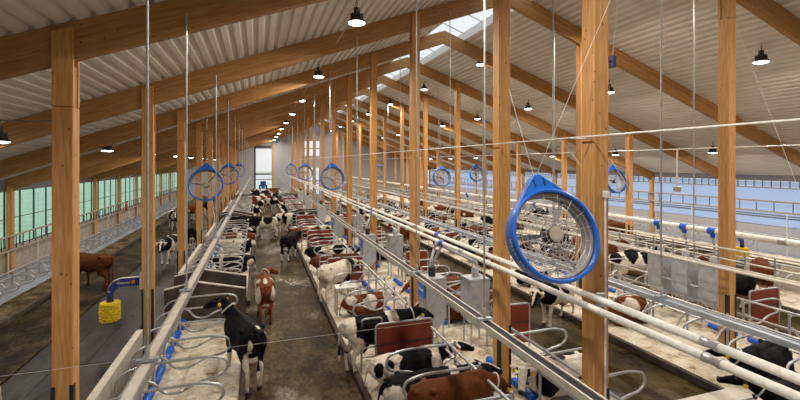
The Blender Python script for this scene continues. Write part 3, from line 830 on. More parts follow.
FANS = [(4.50, 5.70, 4.46, 'big blue basket fan hanging in the foreground before the widest post', -19, -3, -9),
        (-2.25, 21.3, 4.62, 'blue basket fan nearest of the row left of the central alley'), (-2.22, 36.5, 4.65, 'second blue basket fan of the row left of the central alley'),
        (-2.2, 55, 4.65, 'third blue basket fan of the row left of the central alley'),
        (4.45, 27, 4.65, 'blue basket fan left of the central posts, second of its row after the foreground fan'), (4.42, 43.3, 4.65, 'third blue basket fan of the row right of the central alley'),
        (4.42, 62, 4.65, 'fourth blue basket fan of the row right of the central alley'), (14.1, 31.8, 4.45, 'blue basket fan between the second island posts, right of the ridge'),
        (14.2, 50.8, 4.5, 'farther blue basket fan right of the ridge'), (20.8, 38.4, 4.5, 'smaller far blue basket fan before the right curtain wall'),
        (20.9, 20.9, 4.5, 'blue basket fan close to the post before the far right alley')]
wires = []
for i, f in enumerate(FANS):
    ap = place_fan(i, *f)
    if i == 0: big_ap = ap
    else:
        wires.append((ap, (ap.x, ap.y + 0.2, beam_bot(ap.x) + BEAM_D - 0.05), f[3]))
# lettering along the left outside of the foreground fan housing
le = 'DeLaval'
for k, ch in enumerate(le):
    an = math.radians(176 + k * 5.2)
    me = text_mesh(ch, 0.105, 'white_paint', 0.001)
    # sits on the barrel: normal radial, reading downwards
    o = link('letter', me, fan0)
    rad = Vector((math.cos(an), 0, math.sin(an))); tan = Vector((-math.sin(an), 0, math.cos(an)))
    yv = Vector((0, 1, 0))
    X = tan; Z = rad; Yv = Z.cross(X)
    M = Matrix((X, Yv, Z)).transposed().to_4x4(); M.translation = rad * 0.752 + yv * 0.10
    o.matrix_local = M

# ------------------------------------------------------------------ lamps
def lamp_proto():
    t = link('high_bay_lamp', None)
    MB().lathe([(0.0, 0.0), (0.195, 0.0), (0.205, 0.015), (0.19, 0.05), (0.14, 0.10), (0.13, 0.18), (0.07, 0.21), (0.07, 0.34), (0.0, 0.34)], 'z', 20).build('housing', 'black', t, True)
    fins = MB()
    for k in range(10):
        an = 2 * PI * k / 10; c, s = math.cos(an), math.sin(an)
        fins.tube([(0.135 * c, 0.135 * s, 0.08), (0.135 * c, 0.135 * s, 0.20)], 0.018, 4)
    fins.build('heat_sink', 'black', t)
    MB().lathe([(0.0, -0.045), (0.13, -0.04), (0.185, -0.018), (0.19, 0.004), (0.0, 0.004)], 'z', 20).build('lens', 'lens', t, True)
    MB().tube([(0, 0, 0.33), (0, 0, 0.40), (0.03, 0, 0.44), (0, 0, 0.48), (-0.03, 0, 0.44)], 0.012, 6).build('hook', 'black', t)
    return t
lamp0 = lamp_proto(); lkm = kid_map(lamp0); nl = [0]
ld = bpy.data.lights.new('lamp_light', 'AREA'); ld.shape = 'DISK'; ld.size = 0.34; ld.energy = LAMP_W; ld.color = LAMP_COL
ld2 = ld.copy(); ld2.energy = LAMP_W * 0.5
def lamp(x, y, label, drop=0.0):
    z = beam_bot(x) + 0.02 - drop
    o = lamp0 if nl[0] == 0 else copy_tree(lamp0, lkm)
    nl[0] += 1
    o.location = (x, y, z); o.scale = (1.2, 1.2, 1.2); tag(o, label, 'lamp', 'high bay lamps')
    top = (beam_bot(x) + BEAM_D + 0.05 - z) / 1.2
    MB().tube([(0, 0, 0.46), (0, 0, top)], 0.008, 6).build('cord', 'black', o)
    l = bpy.data.objects.new('light', ld2 if x < -3 else ld); COL.objects.link(l); l.parent = o; l.location = (0, 0, -0.06)
for k in range(10): lamp(2.6, 3.85 + 7.85 * k, '%s high bay lamp in the row above the central alley' % ordw(k))
for k in range(9): lamp(-6.5, 5.5 + 8.6 * k, '%s high bay lamp in the row above the left alley' % ordw(k))
for k in range(9): lamp(11.8, 4.2 + 8.6 * k, '%s high bay lamp in the row just right of the ridge' % ordw(k))
for k in range(10): lamp(17.0, 3.55 + 6.95 * k, '%s high bay lamp in the row over the three feed boxes' % ordw(k))
for k in range(10): lamp(25.2, 3.7 + 7.2 * k, '%s high bay lamp in the row above the far right alley' % ordw(k))

# ------------------------------------------------------------------ cow brushes
def cow_brush(x, y, px, label, sg=1):
    """brush head at x, arm fixed to the post face at px"""
    t = thing('cow_brush', label, 'cow brush', (x, y, 0))
    m = MB()
    n, rows = 56, 30
    vs = []
    for j in range(rows + 1):
        z = 0.86 + 0.56 * j / rows
        for i in range(n):
            an = 2 * PI * i / n
            r = 0.27 - 0.02 * abs(j / rows - 0.5) + random.uniform(-0.022, 0.022)
            if j in (0, rows): r *= 0.9
            vs.append((r * math.cos(an), r * math.sin(an), z + random.uniform(-0.006, 0.006)))
    fs = [(j * n + i, j * n + (i + 1) % n, (j + 1) * n + (i + 1) % n, (j + 1) * n + i) for j in range(rows) for i in range(n)]
    fs += [tuple(range(n))[::-1], tuple(range(rows * n, rows * n + n))]
    m.add(vs, fs); m.build('bristles', 'yellow', t)
    MB().lathe([(0.0, 1.40), (0.09, 1.40), (0.1, 1.44), (0.085, 1.52), (0.0, 1.52)], 'z', 16).build('hub', 'steel_dark', t, True)
    MB().lathe([(0.0, 1.52), (0.075, 1.52), (0.085, 1.56), (0.085, 1.72), (0.05, 1.76), (0.0, 1.76)], 'z', 16).build('motor', 'arm_blue', t, True)
    L = (px - x) * sg
    # arm: flat bent beam rising from the hub then running level to the post
    top = [(-0.06, 1.62), (-0.03, 1.86), (0.1, 2.03), (0.3, 2.10), (L, 2.10)]
    bot = [(L, 1.86), (0.34, 1.86), (0.2, 1.82), (0.1, 1.70), (0.08, 1.62)]
    poly = [(p[0] * sg, p[1]) for p in top + bot]
    a = MB(); n2 = len(poly); k = len(top)
    f0 = [(p[0], -0.05, p[1]) for p in poly]; f1 = [(p[0], 0.05, p[1]) for p in poly]
    quads = [(i, i + 1, n2 - 2 - i, n2 - 1 - i) for i in range(k - 1)]
    a.add(f0 + f1, quads + [tuple(q + n2 for q in f[::-1]) for f in quads] + [(i, (i + 1) % n2, n2 + (i + 1) % n2, n2 + i) for i in range(n2)])
    arm = a.build('arm', 'arm_blue', t)
    cap = MB()
    for (xa, za), (xb, zb) in zip(top[:-1], top[1:]):
        xa, xb = xa * sg, xb * sg
        cap.add([(xa, -0.055, za), (xb, -0.055, zb), (xb, 0.055, zb), (xa, 0.055, za), (xa, -0.055, za + 0.02), (xb, -0.055, zb + 0.02), (xb, 0.055, zb + 0.02), (xa, 0.055, za + 0.02)],
                [(0, 3, 2, 1), (4, 5, 6, 7), (0, 1, 5, 4), (1, 2, 6, 5), (2, 3, 7, 6), (3, 0, 4, 7)])
    cap.build('top_edge', 'concrete_pale', arm)
    MB().box(min(L * sg, (L + 0.06) * sg), max(L * sg, (L + 0.06) * sg), -0.14, 0.14, 1.75, 2.25).build('mount_plate', 'galv_sheet', t)
    tx = text_mesh('DeLaval', 0.10, 'white_paint', 0.002)
    link('lettering', tx, arm, (0.36 * sg, -0.053, 1.97), (PI / 2, 0, 0))
    MB().lathe([(0.0, -0.006), (0.05, -0.004), (0.05, 0.0), (0.0, 0.0)], 'y', 14, (0.62 * sg, -0.051, 1.98)).build('emblem', 'orange', arm)
cow_brush(-4.22, 15.0, ROW_A - 0.155 - 0.06, 'yellow bristle cow brush on a dark blue arm fixed to the second left post')
cow_brush(22.75, 14.9, ROW_D + 0.155 + 0.06, 'yellow bristle cow brush under the thick white pipe at far right', -1)

# ------------------------------------------------------------------ conduits, wires, small boxes on posts
def wire(label, pts, r=0.006, mat='wire_white', name='cable', cat='cable', grp=None):
    m = MB().tube(pts, r, 5); c = Vector(pts[0])
    m.v = [(v[0] - c.x, v[1] - c.y, v[2] - c.z) for v in m.v]
    o = m.build(name, mat, None, True, c)
    tag(o, label, cat, grp); return o
wire('white conduit running along the front of the first island posts above head height', [(5.30, 2.0, 6.04), (5.30, 76, 6.04)], 0.013, 'pvc', 'conduit', 'conduit')
wire('white conduit running along the right island posts, behind the fourth big post', [(13.5, 4.0, 6.06), (13.5, 76, 6.06)], 0.016, 'pvc', 'conduit', 'conduit')
dp = thing('camera_drop_pipe', 'white pipe with a small camera box hanging from the conduit at right', 'camera', (13.5, 10.9, 0))
MB().tube([(0, 0, 4.8), (0, 0, 6.05)], 0.025, 8).build('pipe', 'pvc', dp, True)
MB().bev(-0.09, 0.09, -0.09, 0.09, 4.62, 4.8, 0.02).build('camera_box', 'wire_grey', dp)
wire('thin white line strung across the central alley near the camera', [(-5.6, 7.6, 2.55), (3.1, 7.2, 2.72)], 0.0025)
wire('left wire holding the foreground fan', [big_ap, (4.2, 6.6, 6.9)], 0.004)
wire('right wire holding the foreground fan, running up past the top edge', [big_ap, (5.25, 5.2, 8.4)], 0.004)
for a, b, l in wires: wire('wire of the ' + l.replace(' after the foreground fan', ''), [a, b], 0.008, 'wire_grey', grp='fan wires')
GUY = [((ROW_B + 0.15, 6.0, 5.29), (6.92, 5.4, 3.17), 'lower of two pale guy wires between the foreground post and the blue-grey track'),
       ((ROW_B + 0.15, 6.1, 6.0), (6.92, 5.0, 3.17), 'upper of two pale guy wires between the foreground post and the blue-grey track'),
       ((ROW_C + 0.15, 9.0, 10.1), (11.65, 5.9, 3.36), 'pale guy wire sloping down at the top right edge'),
       ((5.30, 6.6, 6.02), (ROW_B, 5.85, 5.1), 'short pale wire from the conduit to the socket on the foreground post'),
       ((ROW_B + 0.15, 6.0, 5.5), (6.3, 6.0, beam_bot(6.3)), 'pale wire rising right of the foreground post to the roof')]
for a, b, l in GUY: wire(l, [a, b], 0.0035)
wire('dark cable sagging from the left edge to the first left post', [(-7.6, 14.0, 6.75), (-6.0, 12.5, 6.6), (-4.4, 10.6, 6.43), (ROW_A - 0.1, 9.2, 6.35)], 0.012, 'black')
wire('lamp cable running along the lamps above the central alley', [(2.6, 5 + 8 * k, beam_bot(2.6) + 0.32) for k in range(9)], 0.012, 'wire_white')
bx = thing('junction_box', 'grey junction box with conduit on the widest foreground post', 'junction box', (ROW_B - 0.06, 5.84, 0))
MB().bev(-0.09, 0.06, -0.09, 0.0, 3.18, 3.42, 0.015).build('box', 'galv_sheet', bx)
MB().box(-0.05, 0.02, -0.095, -0.09, 3.27, 3.34).build('lid_label', 'steel_dark', bx)
MB().tube([(0.10, -0.03, 0.3), (0.10, -0.03, 5.0)], 0.018, 8).build('conduit', 'pvc', bx, True)
MB().bev(0.06, 0.15, -0.08, 0.0, 5.0, 5.12, 0.01).build('socket', 'white_paint', bx)
br = thing('shelf_bracket', 'galvanised bracket arm under the conduit on the widest foreground post', 'bracket', (5.40, 5.9, 0))
MB().tube([(0, 0, 5.65), (0, 0, 6.0), (-0.5, 0, 6.0)], 0.014, 6).build('arm', 'galv', br)
cm = thing('security_camera', 'dark blue floodlight on a short arm near the top of the foreground post', 'floodlight', (ROW_B + 0.155, 6.0, 7.37))
MB().tube([(0, 0, 0), (0.16, 0, 0.0)], 0.014, 6).build('arm', 'galv', cm); MB().bev(0.15, 0.24, -0.08, 0.08, -0.11, 0.09, 0.01).build('head', 'arm_blue', cm)
ex = thing('fire_extinguisher', 'small red fire extinguisher on the left wall railing', 'extinguisher', (XL + 0.56, 45.6, 1.2))
MB().lathe([(0, 0), (0.11, 0), (0.12, 0.03), (0.12, 0.62), (0.05, 0.72), (0.04, 0.78), (0, 0.78)], 'z', 14).build('cylinder', 'red', ex, True)
MB().box(-0.04, 0.12, -0.02, 0.02, 0.78, 0.86).build('handle', 'black', ex)
# tractor beyond the far door
tr = thing('tractor', 'small dark blue tractor standing outside the far door', 'tractor', (1.0, 92, -0.16)); tr.scale = (0.75, 0.75, 0.75)
MB().bev(-0.45, 0.45, -1.2, 0.5, 0.7, 1.5, 0.1).build('hood', 'tractor_blue', tr)
MB().bev(-0.75, 0.75, 0.5, 2.0, 1.2, 2.7, 0.12).build('cab', 'tractor_blue', tr)
MB().box(-0.6, 0.6, 0.48, 0.5, 1.6, 2.5).build('windscreen', 'glass', tr)
for s in (-1, 1):
    MB().lathe([(0.2, -0.15), (0.55, -0.15), (0.6, 0), (0.55, 0.15), (0.2, 0.15)], 'x', 20, (s * 0.75, -0.8, 0.6)).build('wheel', 'black', tr, True)
    MB().lathe([(0.3, -0.2), (0.8, -0.2), (0.85, 0), (0.8, 0.2), (0.3, 0.2)], 'x', 20, (s * 0.9, 1.3, 0.85)).build('wheel', 'black', tr, True)

# ------------------------------------------------------------------ cows
WHITE, BLACK, PINK = (0.76, 0.70, 0.62), (0.006, 0.006, 0.008), (0.62, 0.33, 0.26)
BROWN, RED, HOOF, MUZ = (0.125, 0.040, 0.014), (0.17, 0.052, 0.020), (0.07, 0.055, 0.04), (0.05, 0.04, 0.04)
def etube(m, pts, rad, side=(0, 1, 0), n=14):
    """elliptical tube; rad: (rx along side, ry other)"""
    pts = [Vector(p) for p in pts]; k = len(pts); vs = []; sd = Vector(side)
    for i, p in enumerate(pts):
        t = (pts[min(i + 1, k - 1)] - pts[max(i - 1, 0)]).normalized()
        e = (sd - t * sd.dot(t)).normalized(); g = t.cross(e)
        for j in range(n):
            an = 2 * PI * j / n
            vs.append(p + e * math.cos(an) * rad[i][0] + g * math.sin(an) * rad[i][1])
    fs = [(i * n + j, i * n + (j + 1) % n, (i + 1) * n + (j + 1) % n, (i + 1) * n + j) for i in range(k - 1) for j in range(n)]
    fs += [tuple(range(n))[::-1], tuple(range((k - 1) * n, k * n))]
    m.add(vs, fs)
def ellipsoid(m, c, r, n=12):
    prof = [(math.sin(PI * i / 8), -math.cos(PI * i / 8)) for i in range(9)]
    vs = []
    for s, z in prof:
        for j in range(n):
            an = 2 * PI * j / n; vs.append((c[0] + r[0] * s * math.cos(an), c[1] + r[1] * s * math.sin(an), c[2] + r[2] * z))
    fs = [(i * n + j, i * n + (j + 1) % n, (i + 1) * n + (j + 1) % n, (i + 1) * n + j) for i in range(8) for j in range(n)]
    m.add(vs, fs)
def cow_geo(pose, neck_yaw=0, neck_pitch=25, head_yaw=None, head_pitch=-35, step=0.0, tail_sw=0.0):
    m = MB(); dz = 0.0 if pose == 'stand' else -0.60
    wk = 1.0 if pose == 'stand' else 1.12
    T = [(-.86, 1.22, .10, .10), (-.82, 1.20, .19, .18), (-.70, 1.16, .26, .25), (-.52, 1.12, .285, .31), (-.28, 1.07, .29, .345), (0, 1.03, .345, .385), (.25, 1.02, .35, .395),
         (.48, 1.04, .30, .385), (.66, 1.07, .245, .345), (.80, 1.10, .19, .28), (.88, 1.12, .12, .2)]
    if pose == 'lie': T = [(a, b + (0.02 if c > .3 else 0), c, d) for a, b, c, d in T]
    etube(m, [(a, 0, b + dz) for a, b, c, d in T], [(c * wk, d) for a, b, c, d in T], (0, 1, 0), 18)
    # spine ridge, hip bones, shoulder
    etube(m, [(-.80, 0, 1.34 + dz), (-.5, 0, 1.39 + dz), (0, 0, 1.37 + dz), (.45, 0, 1.405 + dz), (.62, 0, 1.38 + dz)], [(.05, .05), (.06, .05), (.07, .05), (.07, .05), (.06, .05)])
    for s in (-1, 1):
        ellipsoid(m, (-.50, s * .235 * wk, 1.33 + dz), (.075, .06, .055)); ellipsoid(m, (-.80, s * .12, 1.30 + dz), (.06, .05, .05))
        ellipsoid(m, (.50, s * .2 * wk, 1.10 + dz), (.17, .11, .27))
    nb = Vector((.70, 0, 1.18 + dz))
    a, p = math.radians(neck_yaw), math.radians(neck_pitch)
    nd = Vector((math.cos(p) * math.cos(a), math.cos(p) * math.sin(a), math.sin(p)))
    mid_d = (Vector((1, 0, nd.z * 0.6)).normalized() + nd).normalized()
    p1 = nb + mid_d * .24; p2 = p1 + nd * .24; poll = p2 + nd * .14
    side = Vector((-math.sin(a), math.cos(a), 0))
    etube(m, [nb - Vector((.15, 0, .02)), nb, p1, p2, poll], [(.19, .30), (.17, .27), (.125, .20), (.10, .155), (.09, .12)], (0, 1, 0) if abs(neck_yaw) < 30 else (side + Vector((0, 1, 0))).normalized(), 14)
    hb = math.radians(neck_yaw if head_yaw is None else head_yaw); hp = math.radians(head_pitch)
    hd = Vector((math.cos(hp) * math.cos(hb), math.cos(hp) * math.sin(hb), math.sin(hp)))
    hs = Vector((-math.sin(hb), math.cos(hb), 0)); hu = hd.cross(hs) * -1
    if hu.z < 0: hu = -hu
    q = [poll - hd * .06, poll + hd * .0, poll + hd * .14, poll + hd * .26, poll + hd * .38, poll + hd * .47, poll + hd * .505]
    etube(m, q, [(.07, .07), (.10, .10), (.112, .115), (.085, .10), (.070, .078), (.075, .068), (.05, .045)], hs, 14)
    for s in (-1, 1):
        e0 = poll + hs * s * .085 + hu * .035 - hd * .01
        ed = (hs * s - hd * .25 + Vector((0, 0, -.12))).normalized()
        etube(m, [e0, e0 + ed * .07, e0 + ed * .15, e0 + ed * .21], [(.028, .03), (.065, .022), (.06, .018), (.018, .012)], hd, 8)
    if pose == 'stand':
        for s in (-1, 1):
            st = step * s
            etube(m, [(.52, s * .17, 1.02), (.54 + st * .3, s * .175, .78), (.55 + st * .6, s * .165, .58), (.56 + st, s * .16, .42), (.555 + st, s * .16, .26), (.555 + st, s * .16, .13), (.575 + st, s * .16, .06), (.585 + st, s * .16, .0)],
                  [(.10, .15), (.085, .12), (.06, .075), (.055, .06), (.038, .042), (.044, .05), (.055, .065), (.06, .075)])
            st = -st
            etube(m, [(-.56, s * .16, 1.08), (-.46 + st * .2, s * .195, .86), (-.52 + st * .4, s * .175, .68), (-.66 + st * .8, s * .165, .52), (-.67 + st, s * .16, .36), (-.64 + st, s * .16, .20), (-.62 + st, s * .16, .11), (-.595 + st, s * .16, .05), (-.585 + st, s * .16, .0)],
                  [(.15, .24), (.12, .19), (.075, .115), (.052, .068), (.038, .048), (.038, .044), (.046, .052), (.055, .065), (.06, .072)])
        ellipsoid(m, (-.38, 0, .66), (.22, .175, .17))
        for sx in (-1, 1):
            for sy in (-1, 1): etube(m, [(-.38 + sx * .08, sy * .07, .55), (-.38 + sx * .08, sy * .075, .46)], [(.024, .024), (.018, .018)], n=8)
        tl = [(-.84, 0, 1.33), (-.92, 0, 1.24), (-.94, tail_sw * .3, 1.0), (-.93, tail_sw * .7, .75), (-.92, tail_sw, .6), (-.92, tail_sw, .48), (-.92, tail_sw, .36)]
        etube(m, tl, [(.04, .04), (.034, .034), (.024, .024), (.022, .022), (.036, .036), (.045, .04), (.02, .02)], n=8)
    else:
        for s in (-1, 1):
            etube(m, [(.52, s * .2, .45), (.60, s * .25, .26), (.80, s * .22, .15), (.88, s * .2, .10), (.75, s * .19, .06), (.62, s * .18, .06), (.54, s * .18, .05)],
                  [(.11, .15), (.09, .12), (.065, .075), (.06, .065), (.042, .045), (.046, .05), (.05, .05)])
        for s, sp in ((1, 0.85), (-1, 0.70)):
            etube(m, [(-.52, s * .2, .50), (-.30, s * .36 * sp, .36), (-.12, s * .42 * sp, .22), (-.30, s * .46 * sp, .12), (-.46, s * .48 * sp, .09), (-.30, s * .52 * sp, .06), (-.12, s * .54 * sp, .055), (-.04, s * .54 * sp, .05)],
                  [(.16, .22), (.15, .19), (.11, .13), (.075, .085), (.055, .06), (.042, .045), (.048, .05), (.05, .05)])
        etube(m, [(-.84, 0, .73), (-.93, .02, .6), (-.97, .08, .35), (-.95, .2, .12), (-.88, .34, .06), (-.8, .44, .05)], [(.04, .04), (.034, .034), (.024, .024), (.024, .024), (.035, .035), (.03, .03)], n=8)
        ellipsoid(m, (-.45, .22, .2), (.2, .16, .14))
    info = dict(poll=poll, hd=hd, hs=hs, hu=hu, neck=(p1 + p2) / 2, nd=nd, dz=dz, pose=pose)
    return m, info
def coat_color(p, kind, blobs, seed, inf):
    rel = p - inf['poll']; t = rel.dot(inf['hd']); sd = rel.dot(inf['hs']); up = rel.dot(inf['hu'])
    q = Vector((p.x, p.y, p.z - inf['dz']))
    wob = noise.noise(q * 4 + Vector((seed, 0, 0))) * 0.10 + noise.noise(q * 11 + Vector((0, seed, 0))) * 0.035
    on_head = t > -0.02 and abs(sd) < 0.14 and rel.length < 0.6 and abs(up) < 0.16
    dark = {'b': BLACK, 'r': RED, 'w': BROWN}[kind[0]]
    face = blobs.get('face', 'dark')
    if on_head and rel.length < 0.58:
        if t > 0.44: return PINK if kind[0] != 'b' else MUZ
        if face == 'white': return WHITE if abs(sd) < 0.085 + wob * 0.3 and up > -0.05 else dark
        if face == 'blaze': return WHITE if (abs(sd) < 0.035 + wob * 0.2 and up > 0.0) else dark
        return dark
    if inf['pose'] == 'stand':
        if p.z < 0.07: return HOOF
        if p.z < 0.62 and abs(p.x + .38) < .2 and abs(p.y) < .12: return PINK
        leg = blobs.get('leg', 0.55)
        if p.z < leg + wob and (p.x > .35 or p.x < -.3): return WHITE
    if blobs.get('all'): return dark
    if 'dark' in blobs:
        for c, r in blobs['dark']:
            d = ((q.x - c[0]) / r[0]) ** 2 + ((q.y - c[1]) / r[1]) ** 2 + ((q.z - c[2]) / r[2]) ** 2
            if d < (1 + wob * 3): return dark
        return WHITE
    if 'light' in blobs:
        for c, r in blobs['light']:
            d = ((q.x - c[0]) / r[0]) ** 2 + ((q.y - c[1]) / r[1]) ** 2 + ((q.z - c[2]) / r[2]) ** 2
            if d < (1 + wob * 3): return WHITE
        return dark
    v = noise.noise(q * 1.5 + Vector((seed * 3.7, seed * 1.3, seed))) + wob * 0.8
    return dark if v > blobs.get('t', 0.0) else WHITE
COWM = {}
def cow_mesh(key, pose, kind, blobs, seed, voxel=0.022, **kw):
    m, inf = cow_geo(pose, **kw)
    me0 = m.mesh('cow_raw', 'coat')
    ob = bpy.data.objects.new('raw', me0); COL.objects.link(ob)
    md = ob.modifiers.new('r', 'REMESH'); md.mode = 'VOXEL'; md.voxel_size = voxel; md.use_smooth_shade = True
    sm = ob.modifiers.new('s', 'SMOOTH'); sm.factor = 0.5; sm.iterations = 4 if voxel < 0.03 else 2
    dg = bpy.context.evaluated_depsgraph_get(); dg.update()
    me = bpy.data.meshes.new_from_object(ob.evaluated_get(dg)); bpy.data.objects.remove(ob)
    me.name = 'cow_body'
    at = me.color_attributes.new('coat', 'FLOAT_COLOR', 'POINT')
    cols = []
    for v in me.vertices: cols += [*coat_color(v.co, kind, blobs, seed, inf), 1.0]
    at.data.foreach_set('color', cols)
    if not me.materials: me.materials.append(MATS['coat'])
    else: me.materials[0] = MATS['coat']
    COWM[key] = (me, inf)
def cow(key, x, y, heading, label, z=0.0, parts=True, scale=1.06, group=None):
    me, inf = COWM[key]
    a = math.radians(heading)
    if not parts:
        o = link('cow', me, None, (x, y, z), (0, 0, a), (scale,) * 3)
        return tag(o, label, 'cow', group)
    t = thing('cow', label, 'cow', (x, y, z), (0, 0, a), group)
    t.scale = (scale,) * 3
    link('body', me, t)
    # collar
    n = inf['nd']; s = n.cross(Vector((0, 0, 1))).normalized(); u = s.cross(n); c = inf['neck'] 
    MB().tube([c + s * math.cos(2 * PI * k / 20) * .125 + u * math.sin(2 * PI * k / 20) * .20 for k in range(20)], 0.016, 6, True).build('collar', 'white_paint', t, True)
    cb = c - u * .215
    MB().bev(cb.x - .035, cb.x + .035, cb.y - .035, cb.y + .035, cb.z - .05, cb.z + .03, 0.01).build('transponder', 'arm_blue', t)
    for sg in (-1, 1):
        e = inf['poll'] + inf['hs'] * sg * .098 + inf['hd'] * .13 + inf['hu'] * .045
        em = MB(); ellipsoid(em, e, (.024, .024, .024), 10); em.build('eye', 'black', t, True)
        g = inf['poll'] + inf['hs'] * sg * .20 - inf['hd'] * .03 + Vector((0, 0, -.03))
        MB().bev(g.x - .03, g.x + .03, g.y - .03, g.y + .03, g.z - .07, g.z - .0, 0.008).build('ear_tag', 'tag_yellow', t)
    return t
D = lambda *a: list(a)
cow_mesh('main', 'stand', 'b', {'light': [((-.86, .15, 1.0), (.10, .05, .22)), ((-.35, 0, .62), (.28, .3, .16)), ((-.72, .13, .60), (.2, .14, .34)), ((-.70, -.13, .45), (.2, .1, .2)), ((-.62, -.1, 1.42), (.10, .05, .08)), ((-.66, -.26, 1.24), (.05, .1, .05)), ((.1, 0, .6), (.4, .35, .1))], 'leg': 0.50}, 3,
         0.02, neck_yaw=36, neck_pitch=48, head_yaw=50, head_pitch=-24, step=0.05)
cow_mesh('redwalk', 'stand', 'r', {'light': [((-.72, .26, 1.02), (.24, .14, .3)), ((-.72, -.26, 1.0), (.22, .13, .3)), ((-.45, 0, 1.42), (.3, .07, .08)), ((-.1, .25, 1.3), (.22, .14, .15)), ((.2, -.3, 1.2), (.16, .2, .22)), ((.4, .3, 1.0), (.2, .2, .3)), ((-.3, .3, .95), (.25, .2, .25)), ((-.4, 0, .62), (.25, .2, .1))], 'leg': 0.0}, 5,
         0.022, neck_yaw=-20, neck_pitch=22, head_yaw=-70, head_pitch=-25, step=0.1)
cow_mesh('black', 'stand', 'b', {'light': [((-.35, 0, .62), (.3, .3, .18)), ((-.8, 0, .8), (.12, .3, .16))], 'leg': 0.42, 'face': 'blaze'}, 8, 0.024, neck_yaw=-15, neck_pitch=10, step=0.06)
cow_mesh('pied', 'stand', 'b', {'dark': [((.75, 0, 1.25), (.5, .5, .5)), ((-.1, .1, 1.3), (.35, .5, .4)), ((-.75, -.1, 1.2), (.22, .3, .25))], 'leg': 0.62, 'face': 'blaze'}, 11, 0.024, neck_yaw=12, neck_pitch=5, head_pitch=-50, step=0.08)
cow_mesh('white', 'stand', 'b', {'dark': [((.80, 0, 1.2), (.22, .5, .5)), ((-.80, .2, .85), (.14, .12, .16)), ((.4, -.3, .75), (.2, .2, .2))], 'leg': 0.6, 'face': 'white'}, 13, 0.024, neck_yaw=10, neck_pitch=0, head_pitch=-45)
cow_mesh('stallpied', 'stand', 'b', {'light': [((-.78, 0, 1.15), (.26, .4, .5)), ((.42, 0, 1.2), (.16, .5, .5)), ((-.62, -.1, .75), (.3, .4, .3))], 'leg': 0.55, 'face': 'dark'}, 17, 0.022, neck_yaw=4, neck_pitch=12, head_pitch=-30, step=0.05, tail_sw=0.05)
cow_mesh('brown', 'stand', 'w', {'all': True, 'leg': 0.0}, 19, 0.024, neck_yaw=10, neck_pitch=-18, head_pitch=-55, step=0.08)
cow_mesh('lie_pied', 'lie', 'b', {'light': [((-.70, -.2, 1.05), (.30, .3, .26)), ((-.75, .2, .95), (.25, .25, .3)), ((.62, 0, 1.15), (.11, .5, .5)), ((.1, .3, .8), (.2, .2, .12))], 'face': 'blaze'}, 23, 0.022, neck_yaw=-6, neck_pitch=18, head_pitch=-20)
cow_mesh('lie_spot', 'lie', 'b', {'dark': [((.12, 0, 1.15), (.46, .6, .5)), ((-.50, .2, 1.28), (.16, .16, .14)), ((-.72, -.16, 1.18), (.13, .14, .16)), ((-.52, -.25, 1.3), (.1, .12, .12)), ((-.70, .25, .9), (.11, .11, .12)), ((-.55, -.3, .95), (.12, .12, .14)), ((-.86, .05, .85), (.08, .1, .1)), ((.95, 0, 1.25), (.2, .3, .4))], 'face': 'blaze'}, 24, 0.022, neck_yaw=-6, neck_pitch=18, head_pitch=-20)
cow_mesh('lie_white', 'lie', 'b', {'dark': [((.62, .25, 1.1), (.28, .28, .3)), ((.2, -.1, 1.3), (.32, .24, .2)), ((-.45, -.25, 1.15), (.16, .16, .2)), ((-.1, .35, .95), (.2, .18, .2))], 'face': 'white'}, 31, 0.022, neck_yaw=26, neck_pitch=24, head_yaw=50, head_pitch=-40)
cow_mesh('lie_red', 'lie', 'r', {'t': 0.02, 'face': 'white'}, 37, 0.026, neck_yaw=30, neck_pitch=10, head_pitch=-25)
cow_mesh('lie_black', 'lie', 'b', {'light': [((.2, 0, .65), (.5, .5, .12))], 'face': 'blaze'}, 41, 0.024, neck_yaw=-35, neck_pitch=26, head_yaw=-60, head_pitch=-20)
for i in range(4): cow_mesh('f%d' % i, 'stand', 'bbrw'[i], {'t': (-0.2, -0.02, -0.15, -0.6)[i], 'face': 'blaze'}, 50 + i * 7, 0.036, neck_yaw=(-10, 15, 25, -20)[i], neck_pitch=(8, -10, 15, 5)[i], step=0.07)
for i in range(4): cow_mesh('g%d' % i, 'lie', 'bbrw'[i], {'t': (-0.2, 0.0, -0.1, -0.6)[i], 'face': 'blaze'}, 90 + i * 5, 0.036, neck_yaw=(-10, 15, 25, -20)[i], neck_pitch=18)
BZ = BED - 0.03
# central alley
hp = P(255, 395); fp = P(234, 361, 0.2)
hd_ = math.degrees(math.atan2(fp.y - hp.y, fp.x - hp.x))
o = cow('main', hp.x + (fp.x - hp.x) * .47, hp.y + (fp.y - hp.y) * .47, hd_, 'black cow with white hind legs standing half in a cubicle, head turned left', 0.03, scale=1.12)
cow('redwalk', 0.22, 16.1, 92, 'red and white cow walking away down the central alley')
cow('black', 1.72, 25.7, 66, 'black cow seen from behind in the middle of the central alley', parts=False)
cow('pied', 0.65, 34.0, 168, 'black and white cow standing broadside across the central alley', parts=False)
cow('f1', -0.15, 44.2, -84, 'mostly white cow facing the camera in the central alley', parts=False)
cow('f0', 2.0, 36.2, 20, 'black pied cow stepping into the right cubicles behind the broadside cow', parts=False)
far = [(0.4, 50, 80), (1.4, 52.5, -60), (0.2, 56, 200), (1.4, 57, 100), (0.9, 60.3, 20), (0.1, 63, 170), (1.6, 64, -90), (2.0, 67, 60), (0.3, 67.5, 150), (1.3, 70, -70), (-0.1, 71.5, 120), (2.1, 73, 0)]
for i, (x, y, a) in enumerate(far):
    cow('f%d' % (i % 4), x, y, a, '%s cow of the far herd before the end door' % ordw(i), parts=False, group='far herd in the central alley')
